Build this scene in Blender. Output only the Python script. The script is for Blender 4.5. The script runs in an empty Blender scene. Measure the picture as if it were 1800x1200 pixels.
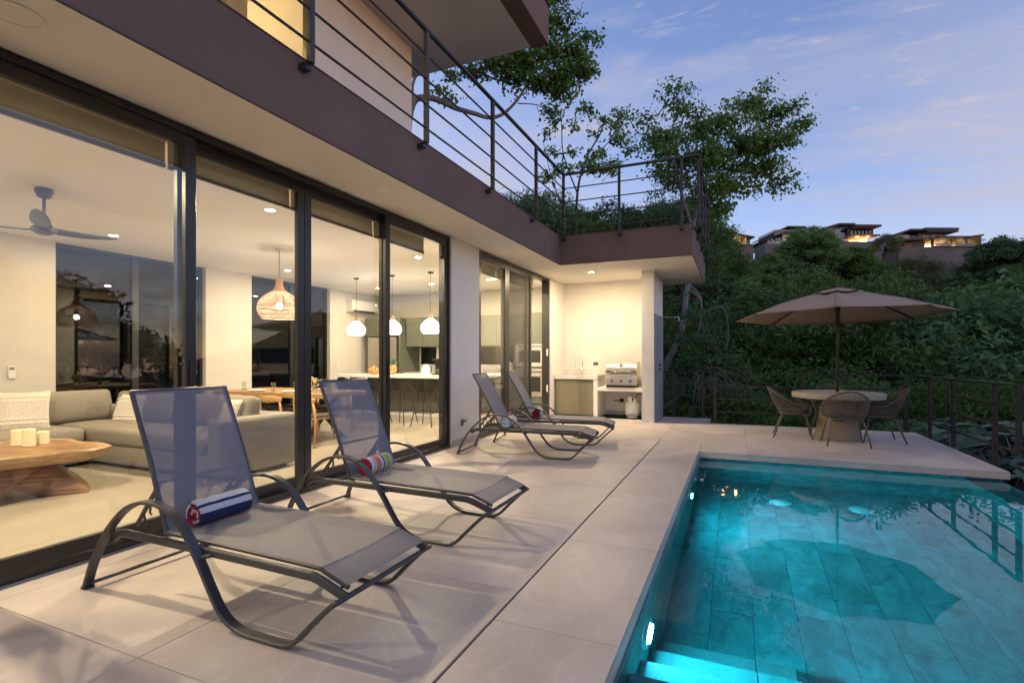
import bpy, bmesh, math, random
import numpy as np
from mathutils import Vector, Matrix

S = bpy.context.scene
COL = S.collection
PI = math.pi
rnd = random.Random(7)

# ------------------------------------------------------------------ camera
FPX = 909.0
TH = math.atan(395 / 909.0)
CAM_H = 1.30
FW = (-math.sin(TH), math.cos(TH))
RT = (math.cos(TH), math.sin(TH))
cam_data = bpy.data.cameras.new("camera")
cam = bpy.data.objects.new("camera", cam_data)
COL.objects.link(cam)
cam_data.sensor_width = 36.0
cam_data.sensor_fit = 'HORIZONTAL'
cam_data.lens = FPX / 1800 * 36
cam_data.shift_y = 29 / 1800
cam_data.clip_start = 0.05
cam_data.clip_end = 3000
cam.location = (0, 0, CAM_H)
cam.rotation_euler = (PI / 2, 0, TH)
S.camera = cam

# ------------------------------------------------------------------ world: dusk sky
SKY_STRENGTH = 0.110
world = bpy.data.worlds.new("World")
S.world = world
world.use_nodes = True
wn = world.node_tree
bg = wn.nodes['Background']
sky = wn.nodes.new('ShaderNodeTexSky')
sky.sky_type = 'NISHITA'
sky.sun_disc = False
sky.sun_elevation = math.radians(8)
sky.sun_rotation = math.radians(105)
sky.dust_density = 0.15
sky.ozone_density = 2.5
tint = wn.nodes.new('ShaderNodeMix'); tint.data_type = 'RGBA'; tint.blend_type = 'MULTIPLY'
tint.inputs[0].default_value = 1.0
tint.inputs[7].default_value = (1.36, 1.04, 1.19, 1)     # dusk white balance of the photograph
wn.links.new(sky.outputs[0], tint.inputs[6])
# thin high cloud, laid out on the sky dome
tc = wn.nodes.new('ShaderNodeTexCoord')
sep = wn.nodes.new('ShaderNodeSeparateXYZ')
wn.links.new(tc.outputs['Generated'], sep.inputs[0])
def wmath(op, a, b=None):
    n = wn.nodes.new('ShaderNodeMath'); n.operation = op
    for i, x in enumerate((a, b)):
        if x is None: continue
        if isinstance(x, (int, float)): n.inputs[i].default_value = x
        else: wn.links.new(x, n.inputs[i])
    return n.outputs[0]
zz = wmath('ADD', wmath('MAXIMUM', sep.outputs[2], 0.0), 0.12)
px_ = wmath('DIVIDE', sep.outputs[0], zz); py_ = wmath('DIVIDE', sep.outputs[1], zz)
cmb = wn.nodes.new('ShaderNodeCombineXYZ')
wn.links.new(px_, cmb.inputs[0]); wn.links.new(py_, cmb.inputs[1])
mp = wn.nodes.new('ShaderNodeMapping'); mp.inputs['Rotation'].default_value = (0, 0, math.radians(38)); mp.inputs['Scale'].default_value = (1.0, 2.6, 1)
wn.links.new(cmb.outputs[0], mp.inputs[0])
nz = wn.nodes.new('ShaderNodeTexNoise'); nz.inputs['Scale'].default_value = 2.1; nz.inputs['Detail'].default_value = 8; nz.inputs['Roughness'].default_value = 0.62; nz.inputs['Distortion'].default_value = 0.5
wn.links.new(mp.outputs[0], nz.inputs[0])
cr = wn.nodes.new('ShaderNodeValToRGB')
cr.color_ramp.elements[0].position = 0.50; cr.color_ramp.elements[0].color = (0, 0, 0, 1)
cr.color_ramp.elements[1].position = 0.78; cr.color_ramp.elements[1].color = (1, 1, 1, 1)
wn.links.new(nz.outputs[0], cr.inputs[0])
nz3 = wn.nodes.new('ShaderNodeTexNoise'); nz3.inputs['Scale'].default_value = 7.5; nz3.inputs['Detail'].default_value = 6; nz3.inputs['Distortion'].default_value = 0.8
wn.links.new(mp.outputs[0], nz3.inputs[0])
cr3 = wn.nodes.new('ShaderNodeValToRGB')
cr3.color_ramp.elements[0].position = 0.60; cr3.color_ramp.elements[1].position = 0.80
wn.links.new(nz3.outputs[0], cr3.inputs[0])
nz2 = wn.nodes.new('ShaderNodeTexNoise'); nz2.inputs['Scale'].default_value = 0.55; nz2.inputs['Detail'].default_value = 3
wn.links.new(mp.outputs[0], nz2.inputs[0])
cr2 = wn.nodes.new('ShaderNodeValToRGB')
cr2.color_ramp.elements[0].position = 0.40; cr2.color_ramp.elements[1].position = 0.68
wn.links.new(nz2.outputs[0], cr2.inputs[0])
cl = wmath('MINIMUM', wmath('ADD', wmath('MULTIPLY', cr3.outputs[0], 0.60), wmath('ADD', wmath('MULTIPLY', cr.outputs[0], 0.55), wmath('MULTIPLY', cr2.outputs[0], 0.80))), 0.92)
cmix = wn.nodes.new('ShaderNodeMix'); cmix.data_type = 'RGBA'; cmix.blend_type = 'MIX'
wn.links.new(cl, cmix.inputs[0]); wn.links.new(tint.outputs[2], cmix.inputs[6])
cmix.inputs[7].default_value = (1.95, 1.84, 2.12, 1)
wn.links.new(cmix.outputs[2], bg.inputs[0])
bg.inputs[1].default_value = SKY_STRENGTH

# ------------------------------------------------------------------ exposure, render
S.view_settings.view_transform = 'Standard'
S.view_settings.look = 'None'
S.view_settings.gamma = 1.0
S.view_settings.use_curve_mapping = False
S.view_settings.exposure = 1.45
cy = S.cycles
cy.max_bounces = 10
cy.diffuse_bounces = 4
cy.glossy_bounces = 4
cy.transmission_bounces = 6
cy.transparent_max_bounces = 24
cy.sample_clamp_indirect = 4.0
cy.sample_clamp_direct = 0
cy.caustics_reflective = False
cy.caustics_refractive = True
cy.use_denoising = True
try: cy.denoiser = 'OPENIMAGEDENOISE'
except Exception: pass

# ------------------------------------------------------------------ mesh helpers
def vsub(a, b): return (a[0]-b[0], a[1]-b[1], a[2]-b[2])
class MB:
    """collects geometry for ONE mesh object"""
    def __init__(s): s.v = []; s.f = []; s.m = []
    def add(s, vs, fs, mi=0):
        o = len(s.v); s.v += [tuple(p) for p in vs]
        for f in fs: s.f.append(tuple(i + o for i in f)); s.m.append(mi)
        return s
    def box(s, x0, x1, y0, y1, z0, z1, mi=0):
        if x0 > x1: x0, x1 = x1, x0
        if y0 > y1: y0, y1 = y1, y0
        if z0 > z1: z0, z1 = z1, z0
        return s.add([(x0,y0,z0),(x1,y0,z0),(x1,y1,z0),(x0,y1,z0),(x0,y0,z1),(x1,y0,z1),(x1,y1,z1),(x0,y1,z1)],
              [(0,3,2,1),(4,5,6,7),(0,1,5,4),(1,2,6,5),(2,3,7,6),(3,0,4,7)], mi)
    def sweep(s, pts, sec, side=None, cap=True, scale=None, mi=0):
        P = [Vector(p) for p in pts]; n = len(P); k = len(sec); vs = []; fs = []
        up = None
        for i in range(n):
            t = (P[min(i+1, n-1)] - P[max(i-1, 0)]).normalized()
            if side is not None: a = Vector(side); b = t.cross(a).normalized()
            else:
                if up is None:
                    up = Vector((0,0,1)) if abs(t.z) < 0.9 else Vector((1,0,0))
                a = t.cross(up).normalized(); b = a.cross(t).normalized(); up = b
            # mitre
            q = 1.0
            if 0 < i < n-1:
                t0 = (P[i]-P[i-1]).normalized(); c = max(0.5, t0.dot(t)); q = 1/c
            sc = scale[i] if scale else 1.0
            for (u, w) in sec: vs.append(P[i] + a*(u*sc) + b*(w*sc*(q if side is not None else 1)))
        for i in range(n-1):
            for j in range(k):
                j2 = (j+1) % k
                fs.append((i*k+j, i*k+j2, (i+1)*k+j2, (i+1)*k+j))
        if cap: fs.append(tuple(range(k-1, -1, -1))); fs.append(tuple((n-1)*k + j for j in range(k)))
        return s.add(vs, fs, mi)
    def tube(s, pts, r, n=8, cap=True, mi=0):
        sec = [(math.cos(2*PI*i/n), math.sin(2*PI*i/n)) for i in range(n)]
        rs = r if isinstance(r, (list, tuple)) else [r]*len(pts)
        return s.sweep(pts, sec, None, cap, rs, mi)
    def bar(s, pts, w, h, side, mi=0, ch=0.25):
        a, b = w/2, h/2; c = min(w, h)*ch
        sec = [(-a+c,-b),(a-c,-b),(a,-b+c),(a,b-c),(a-c,b),(-a+c,b),(-a,b-c),(-a,-b+c)]
        return s.sweep(pts, sec, side, True, None, mi)
    def lathe(s, prof, n=20, c=(0,0,0), mi=0, a0=0, a1=2*PI):
        full = abs(a1-a0-2*PI) < 1e-6; m = n if full else n+1; vs = []; fs = []
        for (r, z) in prof:
            for i in range(m):
                a = a0+(a1-a0)*i/n; vs.append((c[0]+r*math.cos(a), c[1]+r*math.sin(a), c[2]+z))
        for j in range(len(prof)-1):
            for i in range(n):
                i2 = (i+1) % m
                fs.append((j*m+i, j*m+i2, (j+1)*m+i2, (j+1)*m+i))
        return s.add(vs, fs, mi)
    def prism(s, poly, axis, a, b, mi=0):
        """poly in the other two axes, extruded along axis from a to b"""
        def P(u, w, t): return {'z': (u,w,t), 'y': (u,t,w), 'x': (t,u,w)}[axis]
        n = len(poly); vs = [P(u,w,a) for u,w in poly] + [P(u,w,b) for u,w in poly]
        fs = [tuple(range(n-1,-1,-1)), tuple(range(n,2*n))] + [(i,(i+1)%n,n+(i+1)%n,n+i) for i in range(n)]
        return s.add(vs, fs, mi)
    def disc(s, c, r, n=20, nrm='z', mi=0):
        vs = []
        for i in range(n):
            a = 2*PI*i/n; u, w = r*math.cos(a), r*math.sin(a)
            vs.append({'z':(c[0]+u,c[1]+w,c[2]),'-z':(c[0]+u,c[1]-w,c[2]),'x':(c[0],c[1]+u,c[2]+w),'y':(c[0]+u,c[1],c[2]+w)}[nrm])
        return s.add(vs, [tuple(range(n))], mi)
    def grid(s, fn, nu, nv, mi=0):
        vs = [fn(i/nu, j/nv) for j in range(nv+1) for i in range(nu+1)]; w = nu+1
        return s.add(vs, [(j*w+i, j*w+i+1, (j+1)*w+i+1, (j+1)*w+i) for j in range(nv) for i in range(nu)], mi)
    def ball(s, c, r, n=12, sz=1.0, mi=0):
        prof = [(max(1e-4, r*math.sin(PI*k/(n//2))), -r*sz*math.cos(PI*k/(n//2))) for k in range(n//2+1)]
        return s.lathe(prof, n, c, mi)
    def build(s, name, mat, parent=None, smooth=False, bevel=0, seg=2, fix=True, sub=0):
        me = bpy.data.meshes.new(name)
        me.from_pydata(s.v, [], s.f)
        mats = mat if isinstance(mat, (list, tuple)) else [mat]
        for m in mats: me.materials.append(m)
        if len(mats) > 1:
            for p, mi in zip(me.polygons, s.m): p.material_index = mi
        if fix or bevel:
            b = bmesh.new(); b.from_mesh(me)
            if fix: bmesh.ops.recalc_face_normals(b, faces=b.faces[:])
            if bevel:
                bmesh.ops.bevel(b, geom=b.edges[:], offset=bevel, segments=seg, affect='EDGES', profile=0.6, clamp_overlap=True)
            b.to_mesh(me); b.free()
        if smooth:
            for p in me.polygons: p.use_smooth = True
        o = bpy.data.objects.new(name, me)
        COL.objects.link(o)
        if parent: o.parent = parent
        if sub:
            md = o.modifiers.new('sub', 'SUBSURF'); md.levels = sub; md.render_levels = sub
        return o

def tag(o, label=None, cat=None, group=None, kind=None):
    if label: o['label'] = label
    if cat: o['category'] = cat
    if group: o['group'] = group
    if kind: o['kind'] = kind
    return o
def thing(name, label, cat, loc=(0,0,0), rz=0, group=None):
    o = bpy.data.objects.new(name, None); COL.objects.link(o)
    o.location = loc; o.rotation_euler = (0,0,rz); o.empty_display_size = 0.1
    return tag(o, label, cat, group)
KIDS = {}
def copy_tree(o, parent=None):
    c = o.copy(); COL.objects.link(c)
    if parent: c.parent = parent
    for ch in list(o.children): copy_tree(ch, c)
    return c
def dup(root, loc, rz, label, group=None):
    c = copy_tree(root); c.location = loc; c.rotation_euler = (0,0,rz)
    c['label'] = label
    if group: c['group'] = group
    return c
def lamp(kind, name, loc, power, color, size=0.1, rot=(0,0,0), parent=None, spread=None, spot=None):
    l = bpy.data.lights.new(name, kind); l.energy = power; l.color = color
    if kind == 'AREA':
        l.shape = 'DISK'; l.size = size
        if spread: l.spread = spread
    else: l.shadow_soft_size = size
    if kind == 'SPOT': l.spot_size = spot or 2.2; l.spot_blend = 0.8
    o = bpy.data.objects.new(name, l); COL.objects.link(o); o.location = loc; o.rotation_euler = rot
    if parent: o.parent = parent
    return o

# ------------------------------------------------------------------ materials
def new_mat(name):
    m = bpy.data.materials.new(name); m.use_nodes = True
    return m, m.node_tree, m.node_tree.nodes['Principled BSDF']
def pm(name, col, rough=0.6, metal=0.0, var=0.12, scale=8.0, detail=5, bump=0.0, bscale=60.0, col2=None, spec=0.5, objrand=0.0, stretch=None, coord='Object', rvar=0.0, coat=0.0):
    m, nt, b = new_mat(name)
    L = nt.links.new
    if coord == 'World':
        g = nt.nodes.new('ShaderNodeNewGeometry'); src = g.outputs['Position']
    else:
        t = nt.nodes.new('ShaderNodeTexCoord'); src = t.outputs['Object']
    if stretch:
        mpn = nt.nodes.new('ShaderNodeMapping'); mpn.inputs['Scale'].default_value = stretch
        L(src, mpn.inputs[0]); src = mpn.outputs[0]
    n = nt.nodes.new('ShaderNodeTexNoise'); n.inputs['Scale'].default_value = scale; n.inputs['Detail'].default_value = detail; n.inputs['Roughness'].default_value = 0.6
    L(src, n.inputs[0])
    r = nt.nodes.new('ShaderNodeValToRGB'); L(n.outputs[0], r.inputs[0])
    c = col; d = col2
    if d is None:
        lo = tuple(max(0, x*(1-var)) for x in c); hi = tuple(min(1, x*(1+var)) for x in c)
    else: lo, hi = c, d
    r.color_ramp.elements[0].position = 0.3; r.color_ramp.elements[0].color = (*lo, 1)
    r.color_ramp.elements[1].position = 0.7; r.color_ramp.elements[1].color = (*hi, 1)
    out = r.outputs[0]
    if objrand:
        oi = nt.nodes.new('ShaderNodeObjectInfo')
        mr = nt.nodes.new('ShaderNodeMapRange'); mr.inputs[3].default_value = 1-objrand; mr.inputs[4].default_value = 1+objrand
        L(oi.outputs['Random'], mr.inputs[0])
        mx = nt.nodes.new('ShaderNodeMix'); mx.data_type = 'RGBA'; mx.blend_type = 'MULTIPLY'; mx.inputs[0].default_value = 1
        L(out, mx.inputs[6]); L(mr.outputs[0], mx.inputs[7]); out = mx.outputs[2]
    L(out, b.inputs['Base Color'])
    b.inputs['Roughness'].default_value = rough; b.inputs['Metallic'].default_value = metal
    b.inputs['Specular IOR Level'].default_value = spec
    if coat: b.inputs['Coat Weight'].default_value = coat
    if rvar:
        mr = nt.nodes.new('ShaderNodeMapRange'); mr.inputs[3].default_value = max(0.02, rough-rvar); mr.inputs[4].default_value = rough+rvar
        L(n.outputs[0], mr.inputs[0]); L(mr.outputs[0], b.inputs['Roughness'])
    if bump:
        n2 = nt.nodes.new('ShaderNodeTexNoise'); n2.inputs['Scale'].default_value = bscale; n2.inputs['Detail'].default_value = 4
        L(src, n2.inputs[0])
        bp = nt.nodes.new('ShaderNodeBump'); bp.inputs['Strength'].default_value = bump; bp.inputs['Distance'].default_value = 0.01
        L(n2.outputs[0], bp.inputs['Height']); L(bp.outputs[0], b.inputs['Normal'])
    return m
def emit(name, col, strength):
    m = bpy.data.materials.new(name); m.use_nodes = True; nt = m.node_tree
    nt.nodes.remove(nt.nodes['Principled BSDF'])
    e = nt.nodes.new('ShaderNodeEmission'); e.inputs[0].default_value = (*col, 1); e.inputs[1].default_value = strength
    nt.links.new(e.outputs[0], nt.nodes['Material Output'].inputs[0])
    return m
def glass(name, tintc=(0.96,0.97,0.96), ior=1.5, gl=(1,1,1), rough=0.0, facmul=1.0):
    m = bpy.data.materials.new(name); m.use_nodes = True; nt = m.node_tree
    nt.nodes.remove(nt.nodes['Principled BSDF'])
    t = nt.nodes.new('ShaderNodeBsdfTransparent'); t.inputs[0].default_value = (*tintc, 1)
    g = nt.nodes.new('ShaderNodeBsdfGlossy'); g.inputs['Roughness'].default_value = rough; g.inputs[0].default_value = (*gl, 1)
    # Schlick reflectance, the same from both sides of the sheet
    gm = nt.nodes.new('ShaderNodeNewGeometry'); dt_ = nt.nodes.new('ShaderNodeVectorMath'); dt_.operation = 'DOT_PRODUCT'
    nt.links.new(gm.outputs['Incoming'], dt_.inputs[0]); nt.links.new(gm.outputs['Normal'], dt_.inputs[1])
    def mth(op, x, y=None):
        q = nt.nodes.new('ShaderNodeMath'); q.operation = op; q.use_clamp = (op == 'ADD')
        for i, z in enumerate((x, y)):
            if isinstance(z, (int, float)): q.inputs[i].default_value = z
            elif z is not None: nt.links.new(z, q.inputs[i])
        return q.outputs[0]
    f0 = ((ior-1)/(ior+1))**2*facmul
    fac = mth('ADD', mth('MULTIPLY', mth('POWER', mth('SUBTRACT', 1.0, mth('ABSOLUTE', dt_.outputs['Value'])), 5.0), (1-f0)*0.85), f0)
    mx = nt.nodes.new('ShaderNodeMixShader')
    nt.links.new(fac, mx.inputs[0]); nt.links.new(t.outputs[0], mx.inputs[1]); nt.links.new(g.outputs[0], mx.inputs[2])
    nt.links.new(mx.outputs[0], nt.nodes['Material Output'].inputs[0])
    return m
def screen(name, col, alpha, rough=0.7, weave=0.0):
    """woven sheet that lets part of the light through"""
    m, nt, b = new_mat(name)
    b.inputs['Base Color'].default_value = (*col, 1); b.inputs['Roughness'].default_value = rough
    t = nt.nodes.new('ShaderNodeBsdfTransparent'); mx = nt.nodes.new('ShaderNodeMixShader')
    mx.inputs[0].default_value = alpha
    tcn = nt.nodes.new('ShaderNodeTexCoord'); nn = nt.nodes.new('ShaderNodeTexNoise'); nn.inputs['Scale'].default_value = 180
    nt.links.new(tcn.outputs['Object'], nn.inputs[0])
    rr = nt.nodes.new('ShaderNodeValToRGB'); nt.links.new(nn.outputs[0], rr.inputs[0])
    rr.color_ramp.elements[0].color = (*[c*0.8 for c in col], 1); rr.color_ramp.elements[1].color = (*[c*1.2 for c in col], 1)
    nt.links.new(rr.outputs[0], b.inputs['Base Color'])
    nt.links.new(t.outputs[0], mx.inputs[1]); nt.links.new(b.outputs[0], mx.inputs[2])
    nt.links.new(mx.outputs[0], nt.nodes['Material Output'].inputs[0])
    return m
def leafmat(name, c0, c1, trans=0.3, rough=0.65, objrand=0.38):
    m, nt, b = new_mat(name); L = nt.links.new
    g = nt.nodes.new('ShaderNodeNewGeometry')
    r = nt.nodes.new('ShaderNodeValToRGB'); L(g.outputs['Random Per Island'], r.inputs[0])
    r.color_ramp.elements[0].color = (*c0, 1); r.color_ramp.elements[1].color = (*c1, 1)
    oi = nt.nodes.new('ShaderNodeObjectInfo')
    mr = nt.nodes.new('ShaderNodeMapRange'); mr.inputs[3].default_value = 1-objrand; mr.inputs[4].default_value = 1+objrand
    L(oi.outputs['Random'], mr.inputs[0])
    mx = nt.nodes.new('ShaderNodeMix'); mx.data_type = 'RGBA'; mx.blend_type = 'MULTIPLY'; mx.inputs[0].default_value = 1
    L(r.outputs[0], mx.inputs[6]); L(mr.outputs[0], mx.inputs[7])
    L(mx.outputs[2], b.inputs['Base Color']); b.inputs['Roughness'].default_value = rough; b.inputs['Specular IOR Level'].default_value = 0.22
    tr = nt.nodes.new('ShaderNodeBsdfTranslucent'); L(mx.outputs[2], tr.inputs[0])
    ms = nt.nodes.new('ShaderNodeMixShader'); ms.inputs[0].default_value = trans
    L(b.outputs[0], ms.inputs[1]); L(tr.outputs[0], ms.inputs[2]); L(ms.outputs[0], nt.nodes['Material Output'].inputs[0])
    return m

M = {}
M['cream'] = pm('cream_plaster', (0.76,0.73,0.69), 0.85, var=0.04, scale=3, bump=0.15, bscale=120, coord='World')
M['inwall'] = pm('interior_paint', (0.62,0.59,0.54), 0.8, var=0.03, scale=2, bump=0.05, bscale=90, coord='World')
M['white'] = pm('white_paint', (0.75,0.74,0.71), 0.7, var=0.03, scale=2, coord='World')
M['soffit'] = pm('soffit_plaster', (0.72,0.68,0.63), 0.9, var=0.05, scale=1.5, bump=0.1, bscale=70, coord='World')
M['brown'] = pm('brown_stucco', (0.160,0.104,0.092), 0.9, var=0.12, scale=1.3, bump=0.25, bscale=140, coord='World')
M['browntrim'] = pm('brown_trim', (0.055,0.032,0.026), 0.7, var=0.1, scale=5, coord='World')
M['ceil'] = pm('ceiling_paint', (0.86,0.83,0.78), 0.85, var=0.03, scale=1.2, coord='World')
M['infloor'] = pm('interior_tile', (0.31,0.275,0.215), 0.34, col2=(0.38,0.335,0.265), scale=1.6, detail=8, coord='World', stretch=(1,0.45,1), rvar=0.08)
M['alu'] = pm('dark_aluminium', (0.012,0.0115,0.013), 0.34, metal=0.0, var=0.15, scale=6, spec=0.6)
M['steelblk'] = pm('black_rail_paint', (0.022,0.021,0.024), 0.42, var=0.2, scale=9, bump=0.05)
M['corten'] = pm('dark_brown_rail_paint', (0.017,0.0145,0.014), 0.5, var=0.25, scale=9)
M['frame'] = pm('lounger_metal', (0.045,0.046,0.050), 0.36, var=0.12, scale=14, spec=0.6)
M['sling'] = screen('lounger_sling', (0.205,0.195,0.20), 0.93)
M['slingb'] = screen('lounger_back_sling', (0.195,0.205,0.25), 0.82)  # bluer than the seat sling: sky light put into the colour
M['pane'] = glass('window_glass', (0.97,0.975,0.965), 1.45, facmul=1.25)
M['tint'] = glass('tinted_night_glass', (0.16,0.16,0.165), 1.45, facmul=1.5)  # darkness of the outdoors put into the glass tint
M['dgrout'] = pm('dark_joint', (0.07,0.062,0.06), 0.9, coord='World')
M['stainless'] = pm('stainless_steel', (0.68,0.65,0.60), 0.33, metal=1.0, var=0.06, scale=3, stretch=(1,1,40))
M['chrome'] = pm('chrome', (0.62,0.62,0.62), 0.12, metal=1.0, var=0.03)
M['blackpl'] = pm('black_plastic', (0.015,0.015,0.016), 0.4, var=0.2)
M['olive'] = pm('sage_cabinet', (0.120,0.128,0.098), 0.55, var=0.05, scale=2, stretch=(1,1,0.2))
M['oliveout'] = pm('outdoor_cabinet', (0.21,0.195,0.125), 0.5, var=0.07, scale=4, stretch=(3,1,0.2))
M['marble'] = pm('marble_top', (0.66,0.63,0.58), 0.25, col2=(0.74,0.72,0.68), scale=5, detail=10)
M['shower'] = pm('shower_wall_tile', (0.30,0.30,0.32), 0.5, var=0.08, scale=2.5)
M['wood'] = pm('suar_wood', (0.29,0.17,0.078), 0.5, col2=(0.44,0.285,0.14), scale=5, detail=8, stretch=(0.8,3.5,6))
M['wooddk'] = pm('suar_heartwood', (0.13,0.062,0.025), 0.42, col2=(0.40,0.22,0.10), scale=2.6, detail=8, stretch=(0.8,2.0,2.2))
M['oak'] = pm('chair_oak', (0.42,0.24,0.10), 0.45, col2=(0.55,0.33,0.15), scale=8, stretch=(1,1,5))
M['sofa'] = pm('grey_sofa_fabric', (0.25,0.225,0.185), 0.95, var=0.14, scale=60, bump=0.35, bscale=400)
M['pillow'] = pm('woven_cushion', (0.60,0.55,0.46), 0.95, var=0.2, scale=50, bump=0.4, bscale=220)
M['wax'] = pm('candle_wax', (0.80,0.74,0.52), 0.5, var=0.04)
M['rattan'] = pm('rattan', (0.42,0.28,0.18), 0.7, var=0.3, scale=40)
M['lampwood'] = pm('lamp_neck_wood', (0.45,0.24,0.10), 0.5, var=0.15, scale=12)
M['fan'] = pm('fan_blade', (0.10,0.11,0.14), 0.4, var=0.1)
M['concrete'] = pm('pale_concrete', (0.37,0.325,0.26), 0.75, var=0.10, scale=7, bump=0.15, bscale=60)
M['rope'] = pm('grey_rope', (0.118,0.102,0.078), 0.85, var=0.2, scale=50)
M['chairmetal'] = pm('chair_metal', (0.11,0.096,0.078), 0.45, var=0.1)
M['cush'] = pm('chair_cushion', (0.11,0.095,0.085), 0.95, var=0.15, scale=60, bump=0.3, bscale=300)
M['taupe'] = pm('umbrella_canvas', (0.37,0.27,0.205), 0.9, var=0.06, scale=30, bump=0.15, bscale=300)
M['pole'] = pm('umbrella_pole', (0.055,0.045,0.038), 0.4, var=0.1)
M['tank'] = pm('gas_tank_paint', (0.70,0.72,0.68), 0.4, var=0.05, scale=9)
M['pedestal'] = pm('dark_concrete', (0.27,0.225,0.155), 0.8, var=0.10, scale=7, bump=0.15, bscale=60)
M['bark'] = pm('grey_bark', (0.13,0.122,0.12), 0.95, var=0.35, scale=7, bump=0.6, bscale=25, stretch=(1,1,0.25))
M['barkd'] = pm('dark_bark', (0.045,0.041,0.037), 0.95, var=0.35, scale=7, bump=0.5, bscale=25)
M['soil'] = pm('forest_floor', (0.020,0.026,0.012), 0.95, col2=(0.045,0.05,0.022), scale=0.6, coord='World')
# ------------------------------------------------------------------ stone materials
def stone(name, a, b_, vein, rough, scale=2.2, vein_amt=0.5, objrand=0.05, stretch=(1,1,1), bump=0.1, rand_offset=True):
    m, nt, b = new_mat(name); L = nt.links.new
    g = nt.nodes.new('ShaderNodeNewGeometry'); oi = nt.nodes.new('ShaderNodeObjectInfo')
    mp = nt.nodes.new('ShaderNodeMapping'); mp.inputs['Scale'].default_value = stretch
    if rand_offset:
        vm = nt.nodes.new('ShaderNodeVectorMath'); vm.operation = 'SCALE'; vm.inputs[0].default_value = (37.0, 61.0, 23.0)
        L(oi.outputs['Random'], vm.inputs[3])
        va = nt.nodes.new('ShaderNodeVectorMath'); va.operation = 'ADD'; L(g.outputs['Position'], va.inputs[0]); L(vm.outputs[0], va.inputs[1]); L(va.outputs[0], mp.inputs[0])
    else: L(g.outputs['Position'], mp.inputs[0])
    n = nt.nodes.new('ShaderNodeTexNoise'); n.inputs['Scale'].default_value = scale; n.inputs['Detail'].default_value = 9; n.inputs['Roughness'].default_value = 0.65; n.inputs['Distortion'].default_value = 0.8
    L(mp.outputs[0], n.inputs[0])
    r = nt.nodes.new('ShaderNodeValToRGB'); L(n.outputs[0], r.inputs[0])
    r.color_ramp.elements[0].position = 0.32; r.color_ramp.elements[0].color = (*a, 1)
    r.color_ramp.elements[1].position = 0.68; r.color_ramp.elements[1].color = (*b_, 1)
    # veins: thin ridge of a second noise
    n2 = nt.nodes.new('ShaderNodeTexNoise'); n2.inputs['Scale'].default_value = scale*1.1; n2.inputs['Detail'].default_value = 6; n2.inputs['Distortion'].default_value = 1.6
    L(mp.outputs[0], n2.inputs[0])
    def mth(op, x, y):
        q = nt.nodes.new('ShaderNodeMath'); q.operation = op
        for i, z in enumerate((x, y)):
            if isinstance(z, (int, float)): q.inputs[i].default_value = z
            elif z is not None: L(z, q.inputs[i])
        return q.outputs[0]
    rid = mth('ABSOLUTE', mth('SUBTRACT', n2.outputs[0], 0.5), None)
    rv = nt.nodes.new('ShaderNodeValToRGB'); L(rid, rv.inputs[0])
    rv.color_ramp.elements[0].position = 0.0; rv.color_ramp.elements[0].color = (vein_amt,)*3 + (1,)
    rv.color_ramp.elements[1].position = 0.022; rv.color_ramp.elements[1].color = (0,0,0,1)
    mx = nt.nodes.new('ShaderNodeMix'); mx.data_type = 'RGBA'; L(rv.outputs[0], mx.inputs[0]); L(r.outputs[0], mx.inputs[6]); mx.inputs[7].default_value = (*vein, 1)
    mr = nt.nodes.new('ShaderNodeMapRange'); mr.inputs[3].default_value = 1-objrand; mr.inputs[4].default_value = 1+objrand
    L(oi.outputs['Random'], mr.inputs[0])
    m2 = nt.nodes.new('ShaderNodeMix'); m2.data_type = 'RGBA'; m2.blend_type = 'MULTIPLY'; m2.inputs[0].default_value = 1
    # water marks and scattered specks of dirt
    nd = nt.nodes.new('ShaderNodeTexNoise'); nd.inputs['Scale'].default_value = 0.9; nd.inputs['Detail'].default_value = 7; nd.inputs['Distortion'].default_value = 1.2; L(g.outputs['Position'], nd.inputs[0])
    rd = nt.nodes.new('ShaderNodeMapRange'); rd.inputs[1].default_value = 0.35; rd.inputs[2].default_value = 0.65; rd.inputs[3].default_value = 0.88; rd.inputs[4].default_value = 1.05; L(nd.outputs[0], rd.inputs[0])
    vd = nt.nodes.new('ShaderNodeTexVoronoi'); vd.inputs['Scale'].default_value = 3.2; L(g.outputs['Position'], vd.inputs[0])
    rs = nt.nodes.new('ShaderNodeMapRange'); rs.inputs[1].default_value = 0.010; rs.inputs[2].default_value = 0.022; rs.inputs[3].default_value = 0.35; rs.inputs[4].default_value = 1.0; L(vd.outputs['Distance'], rs.inputs[0])
    dirt = mth('MULTIPLY', rd.outputs[0], rs.outputs[0])
    L(mx.outputs[2], m2.inputs[6]); L(mth('MULTIPLY', mr.outputs[0], dirt), m2.inputs[7]); L(m2.outputs[2], b.inputs['Base Color'])
    mr2 = nt.nodes.new('ShaderNodeMapRange'); mr2.inputs[3].default_value = rough-0.08; mr2.inputs[4].default_value = rough+0.1
    L(n.outputs[0], mr2.inputs[0]); L(mr2.outputs[0], b.inputs['Roughness'])
    bp = nt.nodes.new('ShaderNodeBump'); bp.inputs['Strength'].default_value = bump; bp.inputs['Distance'].default_value = 0.006
    n3 = nt.nodes.new('ShaderNodeTexNoise'); n3.inputs['Scale'].default_value = 45; n3.inputs['Detail'].default_value = 5
    L(g.outputs['Position'], n3.inputs[0]); L(n3.outputs[0], bp.inputs['Height']); L(bp.outputs[0], b.inputs['Normal'])
    return m
M['deck'] = stone('deck_porcelain', (0.475,0.405,0.358), (0.585,0.51,0.455), (0.65,0.605,0.575), 0.50, 1.5, 0.30, 0.045, (1,0.6,1), 0.10)
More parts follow.
